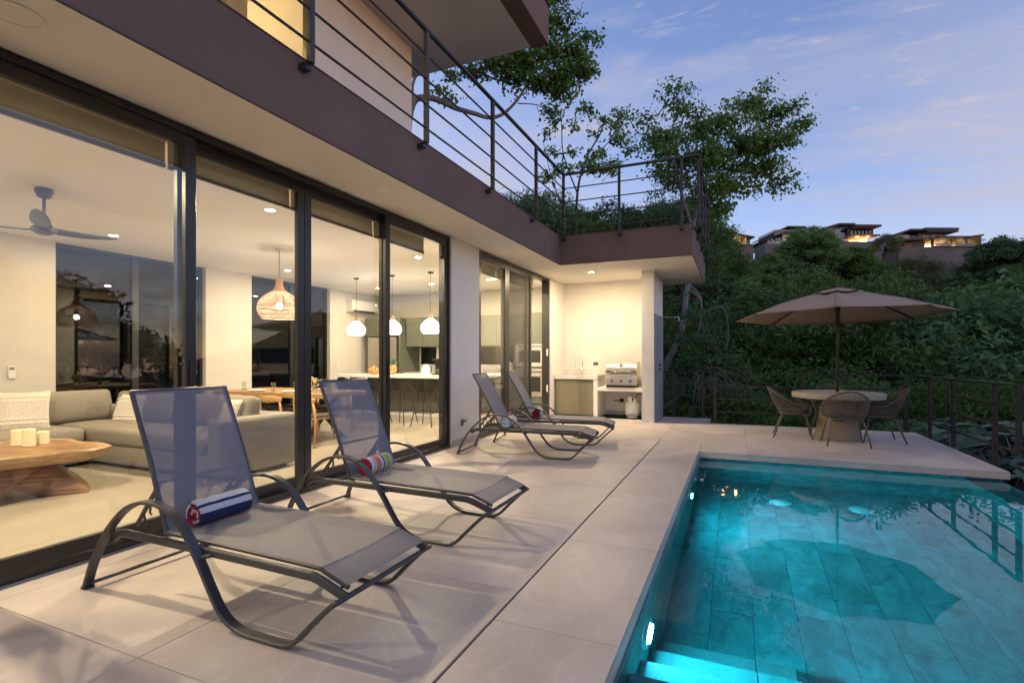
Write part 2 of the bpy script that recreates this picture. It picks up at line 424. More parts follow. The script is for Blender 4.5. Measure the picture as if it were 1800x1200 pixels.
M['slate'] = stone('pool_slate', (0.07,0.17,0.17), (0.20,0.39,0.40), (0.29,0.48,0.48), 0.6, 4.6, 0.22, 0.16, (1.3,0.7,1.2), 0.2)

# ------------------------------------------------------------------ terrain
def terr(x, y):
    u = FW[0]*x + FW[1]*y; xc = RT[0]*x + RT[1]*y
    z = float(np.interp(u, [-60,4,9,13,20,30,45,60,80,100,112,150,400], [-8,-3.2,-2.0,-2.6,-3.4,-1.2,2.6,7.0,13.2,19.0,21.5,21.0,15.0]))
    z += 1.2*math.sin(x*0.06+1.3)*math.cos(y*0.05) * min(1, max(0, (u-15)/30))
    if xc < 0.35*u and u > 14: z += min(1, (0.35*u-xc)/12)*min(6, (u-14)*0.35)
    return z
g_ = MB()
us = list(np.linspace(-60, 20, 21)) + list(np.linspace(24, 150, 43)) + [190, 260, 400]
xs_ = list(np.linspace(-70, 140, 71))
def tv(u, xc):
    k = 1 if u < 20 else 1 + (u-20)/120
    xc = xc*k
    x = FW[0]*u + RT[0]*xc; y = FW[1]*u + RT[1]*xc
    return (x, y, terr(x, y))
vs = [tv(u, x) for u in us for x in xs_]; w = len(xs_)
g_.add(vs, [(j*w+i, j*w+i+1, (j+1)*w+i+1, (j+1)*w+i) for j in range(len(us)-1) for i in range(w-1)])
tag(g_.build('ground', M['soil'], smooth=True, fix=False), 'dark leaf covered hillside falling away below the terrace', kind='structure')

# ------------------------------------------------------------------ deck: base, tiles, coping
PX0, PX1, PY0, PY1, WZ, PZ = -0.485, 2.78, -1.2, 7.70, -0.11, -1.30
DX0, DX1, DY1 = -3.82, 2.86, 11.08
db = MB()
db.box(-3.80, PX0-0.03, -1.2, 11.06, -0.30, -0.016)
db.box(PX0-0.03, DX1-0.02, PY1+0.06, 11.06, -0.085, -0.016)
db.box(-1.50, -0.52, 11.06, 11.90, -0.30, -0.016)
deck = tag(db.build('pool_deck', M['dgrout']), 'pale stone tiled pool deck beside the glass doors', kind='structure')
TILE_MESH = {}
def deck_tile(x0, x1, y0, y1, parent, zt=0.0, th=0.015, g=0.0016, mat='deck'):
    lx, ly = round(x1-x0-2*g, 4), round(y1-y0-2*g, 4)
    key = (lx, ly, th, mat)
    if key not in TILE_MESH:
        b = MB(); b.box(-lx/2, lx/2, -ly/2, ly/2, -th, 0)
        o = b.build('tile', M[mat], parent, bevel=0.0012, seg=1); TILE_MESH[key] = o.data
    else:
        o = bpy.data.objects.new('tile', TILE_MESH[key]); COL.objects.link(o); o.parent = parent
    o.location = ((x0+x1)/2, (y0+y1)/2, zt)
    return o
GX = -1.115
def rows(y0, y1, first, pitch):
    ys = [y0]; k = first
    while k < y1-0.02:
        if k > y0+0.02: ys.append(k)
        k += pitch
    return ys + [y1]
cols_l = [-3.80, -3.63, -2.385, GX-0.006]
for i in range(len(cols_l)-1):
    ys = rows(-1.2, 8.37, -1.094, 1.253)
    for a, b in zip(ys[:-1], ys[1:]): deck_tile(cols_l[i], cols_l[i+1], a, b, deck)
ys = rows(-1.2, 8.37, -0.18-1.253, 1.253)
ys = [y for y in ys if not (y > 7.0 and y < 8.3)]
for a, b in zip(ys[:-1], ys[1:]):
    if b <= 7.72: deck_tile(GX+0.006, PX0, a, b, deck)
    else: deck_tile(GX+0.006, PX0, a, 8.37, deck)
xs = [PX0, 0.135, 1.385, 2.635, DX1]
for a, b in zip(xs[:-1], xs[1:]): deck_tile(a, b, PY1-0.03, 8.37, deck)
xs = [-3.80, -3.63, -2.385, -1.12, 0.135, 1.385, 2.635, DX1]
ys = [8.37, 9.62, 10.87, DY1]
for a, b in zip(xs[:-1], xs[1:]):
    for c, d in zip(ys[:-1], ys[1:]): deck_tile(a, b, c, d, deck)
xs = [-1.50, -1.12, -0.50]
for a, b in zip(xs[:-1], xs[1:]): deck_tile(a, b, DY1, 11.90, deck)
# coping lips (proud pale edge of the pool)
cp = MB()
cp.box(PX0-0.06, PX0, PY0, PY1-0.03, -0.085, -0.0165)
cp.build('coping', M['deck'], deck)
cp = MB(); cp.box(PX0-0.06, DX1, PY1-0.03, PY1+0.05, -0.086, -0.0165); cp.build('coping', M['deck'], deck)
cp = MB(); cp.box(DX1-0.03, DX1, PY1+0.05, DY1, -0.10, -0.0165); cp.build('coping', M['deck'], deck)
cp = MB(); cp.box(-0.50, DX1-0.03, DY1-0.02, DY1, -0.10, -0.0165); cp.build('coping', M['deck'], deck)
# slab and posts carrying the terrace
sb = MB(); sb.box(PX0-0.03, DX1-0.10, PY1+0.08, 11.0, -0.32, -0.087)
for x in (-0.2, 2.5):
    for y in (8.2, 10.6): sb.box(x-0.12, x+0.12, y-0.12, y+0.12, -4.5, -0.32)
sb.box(-3.8, PX0-0.04, 10.2, 11.85, -4.5, -0.32)
tag(sb.build('terrace_slab', M['concrete']), 'concrete slab and posts under the tiled terrace', kind='structure')

# ------------------------------------------------------------------ pool
pb = MB()
x0, x1, y0, y1 = PX0+0.012, 2.45, PY0, PY1+0.02
pb.box(x0-0.30, 3.2, y0-0.3, y1+0.06, PZ-0.30, PZ-0.020)
pb.box(x0-0.30, x0-0.014, y0-0.3, y1+0.06, PZ-0.02, -0.09)
pb.box(x0-0.014, 2.79, y1+0.014, y1+0.06, PZ-0.02, -0.09)
pb.box(x0-0.014, 2.79, y0-0.3, y0-0.014, PZ-0.02, -0.09)
pb.box(2.464, 2.776, y0-0.014, y1+0.014, PZ-0.02, WZ-0.030)
M['pgrout'] = pm('pool_grout', (0.13,0.26,0.26), 0.9, coord='World')
pool = tag(pb.build('pool_basin', M['pgrout']), 'tiled basin of the infinity pool', kind='structure')
g = 0.0016
def tile_box(lx, ly, lz, loc):
    key = ('p', round(lx,4), round(ly,4), round(lz,4))
    if key not in TILE_MESH:
        b = MB(); b.box(-lx/2, lx/2, -ly/2, ly/2, -lz/2, lz/2); o = b.build('tile', M['slate'], pool); TILE_MESH[key] = o.data
    else:
        o = bpy.data.objects.new('tile', TILE_MESH[key]); COL.objects.link(o); o.parent = pool
    o.location = loc; return o
nx = 10; wx = (x1-x0)/nx
for i in range(nx):                                   # floor
    off = 0.45*(i % 2) + 0.12*(i % 3); ya = 1.2 - off
    while ya < y1-0.01:
        yb = min(ya+0.9, y1); ya_ = max(ya, 1.0)
        if yb-ya_ > 0.03: tile_box(wx-2*g, yb-ya_-2*g, 0.016, (x0+wx*(i+0.5), (ya_+yb)/2, PZ-0.009))
        ya += 0.9
zt = [(PZ, -0.905), (-0.905, -0.505), (-0.505, -0.095)]
for r, (za, zb) in enumerate(zt):
    xa = x0 - 0.3*r
    while xa < 2.74:                                   # far wall
        xb = min(xa+0.9, 2.77); xa_ = max(xa, x0)
        if xb-xa_ > 0.03: tile_box(xb-xa_-2*g, 0.012, zb-za-2*g, ((xa_+xb)/2, y1+0.007, (za+zb)/2))
        xa += 0.9
    ya = 1.0 - 0.3*r
    while ya < y1-0.03:                                # wall below the deck
        yb = min(ya+0.9, y1)
        tile_box(0.012, yb-ya-2*g, zb-za-2*g, (x0-0.007, (ya+yb)/2, (za+zb)/2)); ya += 0.9
zt = [(PZ, -0.905), (-0.905, -0.505), (-0.505, WZ-0.016)]
for r, (za, zb) in enumerate(zt):
    ya = 1.0 - 0.3*r
    while ya < y1-0.03:                                # inner face of the infinity wall
        yb = min(ya+0.9, y1)
        tile_box(0.012, yb-ya-2*g, zb-za-2*g, (2.457, (ya+yb)/2, (za+zb)/2)); ya += 0.9
ya = 1.0
while ya < y1-0.03:                                    # its top and its outer face
    yb = min(ya+0.9, y1)
    tile_box(0.312, yb-ya-2*g, 0.012, (2.62, (ya+yb)/2, WZ-0.022))
    tile_box(0.012, yb-ya-2*g, 1.2, (2.784, (ya+yb)/2, WZ-0.62)); ya += 0.9
M['stepst'] = stone('step_stone', (0.10,0.14,0.14), (0.16,0.21,0.21), (0.26,0.31,0.31), 0.6, 2.4, 0.22, 0.08, (1.5,0.8,1.2), 0.2)
# steps down into the water
stp = thing('pool_steps', 'pale underwater steps below the lit pool lamp at the deck corner', 'pool steps', (x0, 0, PZ))
for k, (ye, zt_) in enumerate([(3.51, -1.05), (3.18, -0.80), (2.84, -0.55), (2.50, -0.30)]):
    for q, (xa, xb) in enumerate([(0.002, 0.58), (0.583, 0.80)]):
        b = MB(); b.box(xa, xb, 1.4, ye, -0.02 if k == 0 else (zt_-PZ-0.249), zt_-PZ); b.build('step', M['stepst'], stp, bevel=0.004, seg=1)
# water
wm_, wt, wb = new_mat('pool_water_surface'); wt.nodes.remove(wb)
rf = wt.nodes.new('ShaderNodeBsdfRefraction'); rf.inputs['IOR'].default_value = 1.33; rf.inputs['Roughness'].default_value = 0; rf.inputs[0].default_value = (0.42, 0.95, 0.98, 1)
gs = wt.nodes.new('ShaderNodeBsdfGlossy'); gs.inputs['Roughness'].default_value = 0.0
fr = wt.nodes.new('ShaderNodeFresnel'); fr.inputs[0].default_value = 1.33
mx = wt.nodes.new('ShaderNodeMixShader')
wt.links.new(fr.outputs[0], mx.inputs[0]); wt.links.new(rf.outputs[0], mx.inputs[1]); wt.links.new(gs.outputs[0], mx.inputs[2])
wt.links.new(mx.outputs[0], wt.nodes['Material Output'].inputs[0])
gq = wt.nodes.new('ShaderNodeNewGeometry'); nq = wt.nodes.new('ShaderNodeTexNoise'); nq.inputs['Scale'].default_value = 2.2; nq.inputs['Detail'].default_value = 2
wt.links.new(gq.outputs['Position'], nq.inputs[0])
bq = wt.nodes.new('ShaderNodeBump'); bq.inputs['Strength'].default_value = 0.055; bq.inputs['Distance'].default_value = 0.02
wt.links.new(nq.outputs[0], bq.inputs['Height'])
for nn_ in (rf, gs, fr): wt.links.new(bq.outputs[0], nn_.inputs['Normal'])
wb_ = MB(); wb_.grid(lambda a, b: (x0-0.0005+a*(2.778-x0), PY0+b*(y1-PY0+0.0), WZ), 2, 6)
tag(wb_.build('pool_water', wm_, fix=False), 'still turquoise pool water lit from below', kind='structure')
# pool lamps
M['lampface'] = emit('pool_lamp_face', (0.75,0.95,1.0), 9.0)
M['lampring'] = pm('pool_lamp_ring', (0.75,0.78,0.8), 0.3)
POOL_W, POOL_C = 25, (0.02, 0.60, 0.80)
def pool_lamp(y, label, power):
    t = thing('pool_lamp', label, 'pool lamp', (x0, y, -0.42), 0, 'round pool lamps in the deck side wall')
    b = MB(); b.lathe([(0.13,0),(0.132,0.012),(0.11,0.022),(0.085,0.014)], 28)
    o = b.build('ring', M['lampring'], t, smooth=True); o.rotation_euler = (0, PI/2, 0)
    b = MB(); b.disc((0.016,0,0), 0.088, 24, 'x'); b.build('lens', M['lampface'], t)
    lamp('AREA', 'bulb', (0.03,0,0), power, POOL_C, 0.16, (0, -PI/2, 0), t)
pool_lamp(2.99, 'large bright round pool lamp above the underwater steps', POOL_W)
pool_lamp(5.93, 'smaller looking bright pool lamp near the far corner of the pool', POOL_W)
M['drain'] = pm('drain_cover', (0.70,0.80,0.80), 0.4, var=0.05)
for k, (dx, lab) in enumerate([(0.48, 'round pale drain cover on the pool floor nearer the lamp wall'), (1.30, 'round pale drain cover on the pool floor nearer the infinity edge')]):
    b = MB(); b.lathe([(0.001,0.028),(0.10,0.026),(0.125,0.012),(0.13,0)], 28, (0,0,0)); o = b.build('pool_drain', M['drain'], smooth=True)
    o.location = (dx, 6.945, PZ); tag(o, lab, 'drain cover', 'drain covers on the pool floor')
# ------------------------------------------------------------------ the house
SZ = 3.066                      # soffit height
FX = -3.05                      # balcony fascia plane
house = thing('modern_house', 'two storey cream house with brown balcony band and flat roof', 'house', (-6.5, 4, 0))
HX, HY = -6.5, 4.0
def hp(name, b, m, **k):
    b.v = [(x-HX, y-HY, z) for x, y, z in b.v]
    return b.build(name, m, house, **k)
WO = -3.805                     # outer wall face
def wall(*a): b = MB(); b.box(*a); return hp('wall', b, M['cream'])
wall(-4.0, WO, -4.2, -2.74, 0, SZ-0.001)
wall(-4.0, WO, 6.55, 7.425, 0, SZ-0.001)
wall(-4.0, WO, 10.90, 11.898, 0, SZ-0.001)
wall(-4.0, -1.768, 11.90, 12.10, 0, SZ-0.001)            # kitchenette back wall
wall(-1.765, -1.525, 10.66, 11.99, 0, SZ-0.001)           # pier beside the shower
b = MB(); b.box(WO+0.002, WO+0.016, 6.552, 7.423, 0.001, 0.10); hp('skirting', b, M['deck'])
b = MB(); b.box(-3.74, -1.77, 11.885, 11.899, 0.001, 0.09); hp('skirting', b, M['deck'])
# interior shell
b = MB(); b.box(-9.6, -4.0, -4.2, 12.3, -0.12, 0.0); tag(b.build('floor', M['infloor']), 'polished beige tile floor of the living room', kind='structure')
b = MB(); b.box(-3.999, -3.81, -4.2, 11.9, -0.12, 0.004); tag(b.build('door_sill', M['deck']), 'stone sill under the sliding doors', kind='structure')
b = MB(); b.box(-9.7, -4.0, -4.3, 12.4, 3.05, 3.10); tag(b.build('ceiling', M['ceil']), 'white living room ceiling', kind='structure')
def iw(*a): b = MB(); b.box(*a); o = b.build('wall', M['inwall']); tag(o, 'cream painted living room wall', kind='structure'); return o
iw(-9.70, -9.40, -4.2, 4.40, 0, 3.049)
iw(-9.70, -9.40, 6.80, 7.83, 0, 3.049)
iw(-9.70, -9.40, 10.12, 12.3, 0, 3.049)
iw(-9.4, -4.0, -4.35, -4.2, 0, 3.049)
iw(-9.4, -4.001, 12.12, 12.3, 0, 3.049)
# jamb returns at the wide door
# balcony slab, soffit, fascias
b = MB(); b.box(-9.7, FX-0.006, -4.3, 13.05, SZ, SZ+0.03); b.box(FX-0.006, -0.70, 9.30, 13.05, SZ, SZ+0.03); hp('soffit', b, M['soffit'])
b = MB(); b.box(-9.7, FX-0.01, -4.3, 13.04, SZ+0.031, 3.55); b.box(FX-0.01, -0.71, 9.31, 13.04, SZ+0.031, 3.55); hp('balcony_slab', b, M['brown'])
b = MB(); b.box(FX-0.005, FX, -4.3, 9.292, SZ-0.012, 3.585); hp('fascia', b, M['brown'])
b = MB(); b.box(FX-0.005, -0.695, 9.292, 9.297, SZ-0.012, 3.585); hp('fascia', b, M['brown'])
b = MB(); b.box(-0.695, -0.690, 9.2925, 13.06, SZ-0.012, 3.585); hp('fascia', b, M['brown'])
b = MB(); b.box(FX-0.03, FX+0.004, -4.3, 9.286, 3.586, 3.600); b.box(FX-0.03, -0.686, 9.287, 9.32, 3.586, 3.600); b.box(-0.72, -0.686, 9.321, 13.06, 3.586, 3.600); hp('drip_edge', b, M['browntrim'])
b = MB(); b.box(FX-0.004, FX+0.006, -4.3, 9.284, SZ-0.022, SZ-0.0125); b.box(FX-0.004, -0.684, 9.285, 9.299, SZ-0.022, SZ-0.0125); b.box(-0.696, -0.684, 9.30, 13.06, SZ-0.022, SZ-0.0125); hp('drip_edge', b, M['browntrim'])
# upper storey
UX, RZ_ = -4.97, 6.45
b = MB(); b.box(-9.0, UX, 5.08, 7.24, 3.551, RZ_-0.001); hp('wall', b, M['cream'])
b = MB(); b.box(-9.0, UX, -1.3, 0.2, 3.551, RZ_-0.001); hp('wall', b, M['cream'])
b = MB(); b.box(-9.0, -8.9, 0.2, 5.08, 3.551, RZ_-0.001); hp('wall', b, M['inwall'])
b = MB(); b.box(-5.2, UX, 0.2, 5.079, 6.201, RZ_-0.001); hp('lintel', b, M['cream'])
b = MB(); b.box(-9.3, -3.12, -1.6, 8.0, RZ_, RZ_+0.04); hp('soffit', b, M['soffit'])
b = MB(); b.box(-9.3, -2.83, -1.6, 8.02, RZ_+0.041, RZ_+0.60); b.box(-3.12, -2.83, -1.6, 8.02, RZ_-0.02, RZ_+0.04); hp('roof', b, M['brown'])
b = MB(); b.box(-9.32, -2.80, -1.6, 8.05, RZ_+0.601, RZ_+0.63); hp('roof_edge', b, M['browntrim'])
b = MB(); b.box(-8.89, -5.21, 0.2, 5.07, 6.2, 6.24); hp('ceiling', b, M['ceil'])
# upper glass door with curtains
ud = thing('balcony_door', 'glowing yellow glass door on the upper balcony', 'glass door', (UX, 0.2, 3.55))
b = MB()
for y in (0.0, 1.62, 3.24, 4.76): b.box(-0.08, 0.0, y, y+0.11, 0.0, 2.65)
b.box(-0.08, -0.002, 0.11, 4.76, 0, 0.08); b.box(-0.08, -0.002, 0.11, 4.76, 2.57, 2.65)
b.build('frame', M['alu'], ud)
b = MB(); b.box(-0.045, -0.037, 0.11, 4.76, 0.08, 2.57); b.build('pane', M['pane'], ud)
M['curtain'] = pm('cream_curtain', (0.72,0.60,0.36), 0.9, var=0.06, scale=6)
cu = MB(); cu.grid(lambda a, c: (-5.28+0.025*math.sin(a*90), 3.92+a*0.40, 3.60+c*2.6), 60, 1)
tag(cu.build('curtain', M['curtain'], smooth=True, fix=False), 'grey beige curtain gathered behind the balcony door', 'curtain')
lamp('POINT', 'bedroom_light', (-6.6, 3.0, 5.95), 60, (1.0, 0.70, 0.30), 0.12)
lamp('POINT', 'bedroom_light', (-6.6, 1.2, 5.95), 36, (1.0, 0.70, 0.30), 0.12)

# ------------------------------------------------------------------ balcony railing
rail = thing('balcony_railing', 'dark metal balcony railing of four thin bars above the brown band', 'railing', (FX, 9.3, 3.58))
RX_, RY_ = FX, 9.3
def rp(name, b, m=None, **k):
    b.v = [(x-RX_, y-RY_, z-3.58) for x, y, z in b.v]; return b.build(name, m or M['steelblk'], rail, **k)
TZ = 4.70; BZ = [3.68, 3.93, 4.19, 4.44]
xr, yr, xr2 = FX+0.095, 9.20, -0.595
def post(x, y, dx, dy):
    b = MB(); b.box(x-0.022, x+0.022, y-0.022, y+0.022, 3.53, TZ-0.021)
    if dx: b.box(x-0.022, x+dx, y-0.03, y+0.03, 3.485, 3.5295)
    if dy: b.box(x-0.03, x+0.03, y-0.022, y+dy, 3.485, 3.5295)
    rp('post', b)
for y in (-0.2, 1.39, 2.98, 4.57, 6.16, 7.77): post(xr, y, -0.0945, 0)
post(xr, yr, 0, 0.0915)
for x in (-1.92, -0.86): post(x, yr, 0, 0.0915)
for y in (9.30, 10.2, 11.3, 12.5): post(xr2, y, -0.0945, 0)
for path in ([(xr,-1.3),(xr,yr)], [(xr,yr),(xr2,yr)], [(xr2,yr+0.001),(xr2,12.6)]):
    for z, r in [(z, 0.011) for z in BZ]:
        b = MB(); b.tube([(path[0][0],path[0][1],z),(path[1][0],path[1][1],z)], r, 8); rp('bar', b, smooth=True)
    (xa,ya),(xb,yb) = path
    b = MB(); b.bar([(xa,ya,TZ),(xb,yb,TZ)], 0.05, 0.042, (1,0,0) if xa == xb else (0,1,0)); rp('top_rail', b)

# ------------------------------------------------------------------ sliding glass doors
DZ = 3.052
df = thing('door_frame', 'long dark aluminium frame around the wide living room doors', 'door frame', (-3.86, 3.9, 0))
def mk(par, cx, cyy, name, boxes, m, **k):
    b = MB()
    for q in boxes: b.box(q[0]-cx, q[1]-cx, q[2]-cyy, q[3]-cyy, q[4], q[5])
    return b.build(name, m, par, **k)
mk(df, -3.86, 3.9, 'head', [(-3.99,-3.83,-2.735,6.545,DZ-0.05,DZ), (-3.99,-3.965,-2.735,6.545,DZ-0.09,DZ-0.0505),(-3.91,-3.895,-2.735,6.545,DZ-0.09,DZ-0.0505)], M['alu'])
mk(df, -3.86, 3.9, 'track', [(-3.99,-3.825,-2.735,6.545,0.006,0.045),(-3.905,-3.897,-2.735,6.545,0.046,0.062),(-3.975,-3.968,-2.735,6.545,0.046,0.062)], M['alu'])
mk(df, -3.86, 3.9, 'jamb', [(-3.99,-3.83,6.50,6.545,0.0455,DZ-0.0505)], M['alu'])
mk(df, -3.86, 3.9, 'jamb', [(-3.99,-3.83,-2.735,-2.69,0.0455,DZ-0.0505)], M['alu'])
def slider(ya, yb, x, label, group, z0=0.063, z1=DZ-0.052, handle=None, panem='pane', st=0.085):
    t = thing('sliding_door', label, 'glass door', (x, (ya+yb)/2, z0), 0, group)
    h = z1-z0; l = (yb-ya)/2
    b = MB()
    for s_ in (-1, 1): b.box(-0.022, 0.022, s_*l, s_*(l-st), 0, h)
    b.build('stile', M['alu'], t, bevel=0.002, seg=1)
    b = MB(); b.box(-0.0215, 0.0215, -l+st, l-st, 0, 0.085); b.build('bottom_rail', M['alu'], t)
    b = MB(); b.box(-0.0215, 0.0215, -l+st, l-st, h-0.085, h); b.build('top_rail', M['alu'], t)
    b = MB(); b.box(-0.005, 0.005, -l+st-0.01, l-st+0.01, 0.075, h-0.075); b.build('pane', M[panem], t)
    if handle:
        b = MB(); b.box(0.0225, 0.034, handle*(l-st*0.5)-0.012, handle*(l-st*0.5)+0.012, 0.92, 1.22); b.build('handle', M['blackpl'], t, bevel=0.003, seg=1)
GD = 'sliding glass door panels of the living room'
slider(1.335, 2.70, -3.862, 'widest glass door panel, beside the coffee table and ceiling fan', GD, handle=1)
slider(-1.35, 0.06, -3.862, 'glass door panel beyond the left edge of the photo', GD)
slider(-2.685, -1.32, -3.935, 'glass door panel farthest beyond the left edge of the photo', GD)
slider(0.035, 1.40, -3.935, 'glass door panel at the left edge of the photo, by the ceiling speaker', GD)
slider(2.60, 3.865, -3.935, 'glass door panel between the sofa arm and the rattan pendant', GD)
slider(3.845, 5.14, -3.933, 'glass door panel behind the second lounger back, before the bar stools', GD) if False else slider(3.872, 5.16, -3.935, 'glass door panel behind the second lounger, showing bar stools', GD)
slider(5.06, 6.49, -3.862, 'glass door panel next to the cream column with the outlet', GD, handle=-1)
df2 = thing('door_frame', 'dark aluminium frame of the narrow kitchen door', 'door frame', (-3.86, 9.16, 0))
mk(df2, -3.86, 9.16, 'head', [(-3.99,-3.83,7.43,10.895,DZ-0.05,DZ)], M['alu'])
mk(df2, -3.86, 9.16, 'track', [(-3.99,-3.825,7.43,10.895,0.006,0.045)], M['alu'])
mk(df2, -3.86, 9.16, 'jamb', [(-3.99,-3.83,7.43,7.475,0.0455,DZ-0.0505)], M['alu'])
mk(df2, -3.86, 9.16, 'jamb', [(-3.99,-3.83,10.85,10.895,0.0455,DZ-0.0505)], M['alu'])
mk(df2, -3.86, 9.16, 'latch', [(-3.87,-3.845,10.83,10.849,1.35,1.5)], M['white'])
mk(df2, -3.86, 9.16, 'latch', [(-3.87,-3.845,10.83,10.849,0.55,0.7)], M['white'])
GK = 'sliding panels of the kitchen door'
slider(7.48, 8.62, -3.862, 'clear glass kitchen door panel beside the cream column', GK)
M['screen'] = screen('insect_screen', (0.10,0.095,0.085), 0.55)
slider(8.58, 9.80, -3.935, 'glass kitchen door panel stacked behind the dark screen', GK)
slider(8.63, 9.84, -3.862, 'dark insect screen panel in the middle of the kitchen door', GK, panem='screen')
# roller blinds inside
M['blind'] = screen('blind_fabric', (0.52,0.45,0.28), 0.78)
def blind(ya, yb, label):
    t = thing('roller_blind', label, 'roller blind', (-4.09, (ya+yb)/2, 2.78), 0, 'rolled up blinds inside the glass doors')
    l = (yb-ya)/2
    b = MB(); b.box(-0.0015, 0.0015, -l, l, 0.03, 0.20); b.build('fabric', M['blind'], t)
    b = MB(); b.box(-0.012, 0.012, -l, l, 0.0, 0.03); b.build('hem_bar', M['chairmetal'], t)
    b = MB(); b.tube([(0,-l,0.225),(0,l,0.225)], 0.026, 12); b.build('roll', M['blind'], t, smooth=True)
blind(1.30, 2.62, 'rolled blind above the coffee table pane')
blind(2.64, 3.84, 'rolled blind above the rattan pendant pane')
blind(3.86, 5.12, 'rolled blind above the bar stool pane')
blind(5.14, 6.25, 'rolled blind beside the cream column')
blind(7.50, 8.66, 'rolled blind in the clear kitchen pane')
blind(8.68, 10.55, 'rolled blind above the open kitchen doorway')
# back windows
def backwin(ya, yb, ym, label):
    t = thing('back_window', label, 'window', (-9.53, (ya+yb)/2, 0), 0, 'tall dark windows in the back wall')
    l = (yb-ya)/2; c = (ya+yb)/2
    b = MB(); b.box(-0.04,0.04,-l,-l+0.05,0,3.05); b.box(-0.04,0.04,l-0.05,l,0,3.05); b.box(-0.039,0.039,-l+0.05,l-0.05,0,0.05); b.box(-0.039,0.039,-l+0.05,l-0.05,3.0,3.05); b.box(-0.04,0.04,ym-c-0.05,ym-c+0.05,0.05,3.0)
    b.build('frame', M['alu'], t)
    b = MB(); b.box(-0.006,0.006,-l+0.05,ym-c-0.05,0.05,3.0); b.build('pane', M['tint'], t)
    b = MB(); b.box(-0.006,0.006,ym-c+0.05,l-0.05,0.05,3.0); b.build('pane', M['tint'], t)
backwin(4.402, 6.798, 5.58, 'tall dark back window behind the sofa')
backwin(7.832, 10.118, 9.0, 'tall dark back window behind the dining table')
# unseen dark backdrop added behind those windows, so they look out on darkness
b = MB(); b.box(-11.3, -11.0, -4, 13, -1, 4.5); tag(b.build('dark_backdrop', M['barkd']), 'dark backdrop added behind the back windows', 'wall')

# ------------------------------------------------------------------ lights
WARM = (1.0, 0.80, 0.52)
M['bulb'] = emit('downlight_bulb', (1.0, 0.86, 0.62), 26.0)
M['bulboff'] = pm('downlight_lens', (0.78,0.74,0.68), 0.4)
M['trim'] = pm('downlight_trim', (0.78,0.76,0.72), 0.5)
def downlight(x, y, z, label, on=True, power=0, group='recessed ceiling downlights', col=WARM, r=0.055):
    t = thing('downlight', label, 'downlight', (x, y, z), 0, group)
    b = MB(); b.lathe([(r,-0.003),(r+0.004,-0.007),(r+0.026,-0.006),(r+0.03,-0.0005)], 24); b.build('trim', M['trim'], t, smooth=True)
    b = MB(); b.disc((0,0,-0.004), r, 20, '-z'); b.build('lens', M['bulb'] if on else M['bulboff'], t)
    if power:
        lamp('AREA', 'bulb', (0,0,-0.012), power, col, r*2.2, (0,0,0), t)
    return t
DW = 26
for x, y, lab in [
    (-5.06, 4.47, 'lit ceiling downlight nearest the glass above the dining end of the sofa'),
    (-8.17, 4.51, 'lit ceiling downlight beside the fan blade tip'),
    (-8.23, 7.69, 'lit ceiling downlight just beside the rattan pendant cord'),
    (-5.08, 7.59, 'lit ceiling downlight above the kitchen pendants near the column'),
    (-6.62, 10.47, 'lit ceiling downlight behind the third kitchen pendant cord'),
    (-8.22, 10.53, 'lit ceiling downlight next to the air conditioner'),
    (-5.06, 10.37, 'lit ceiling downlight seen through the clear kitchen pane')]:
    downlight(x, y, 3.05, lab, True, DW*(2.0 if x > -5.5 else 0.5))
lamp('AREA', 'offscreen_light', (-5.06, 1.45, 3.04), DW*2, WARM, 0.09)
lamp('AREA', 'offscreen_light', (-5.06, -1.55, 3.04), DW*2, WARM, 0.12)  # next unseen lamp of the grid, added to brighten the near deck
lamp('AREA', 'offscreen_light', (-8.17, 1.45, 3.04), DW*0.6, WARM, 0.09)
GS = 'downlights in the balcony soffit'
downlight(-3.39, 4.46, SZ, 'unlit round downlight in the soffit above the second lounger', False, 0, GS, r=0.05)
downlight(-3.40, 7.56, SZ, 'unlit round downlight in the soffit above the kitchen door', False, 0, GS, r=0.05)
downlight(-2.74, 10.40, SZ, 'bright lit downlight above the outdoor grill counter', True, 32, GS, col=(1.0,0.77,0.47))
sp = MB(); sp.lathe([(0.001,-0.004),(0.10,-0.004),(0.105,-0.008),(0.12,-0.007),(0.125,-0.0005)], 32)
o = sp.build('ceiling_speaker', M['soffit'], smooth=False); o.location = (-3.40, 1.42, SZ); tag(o, 'round ceiling speaker cover in the soffit near the first door', 'speaker')
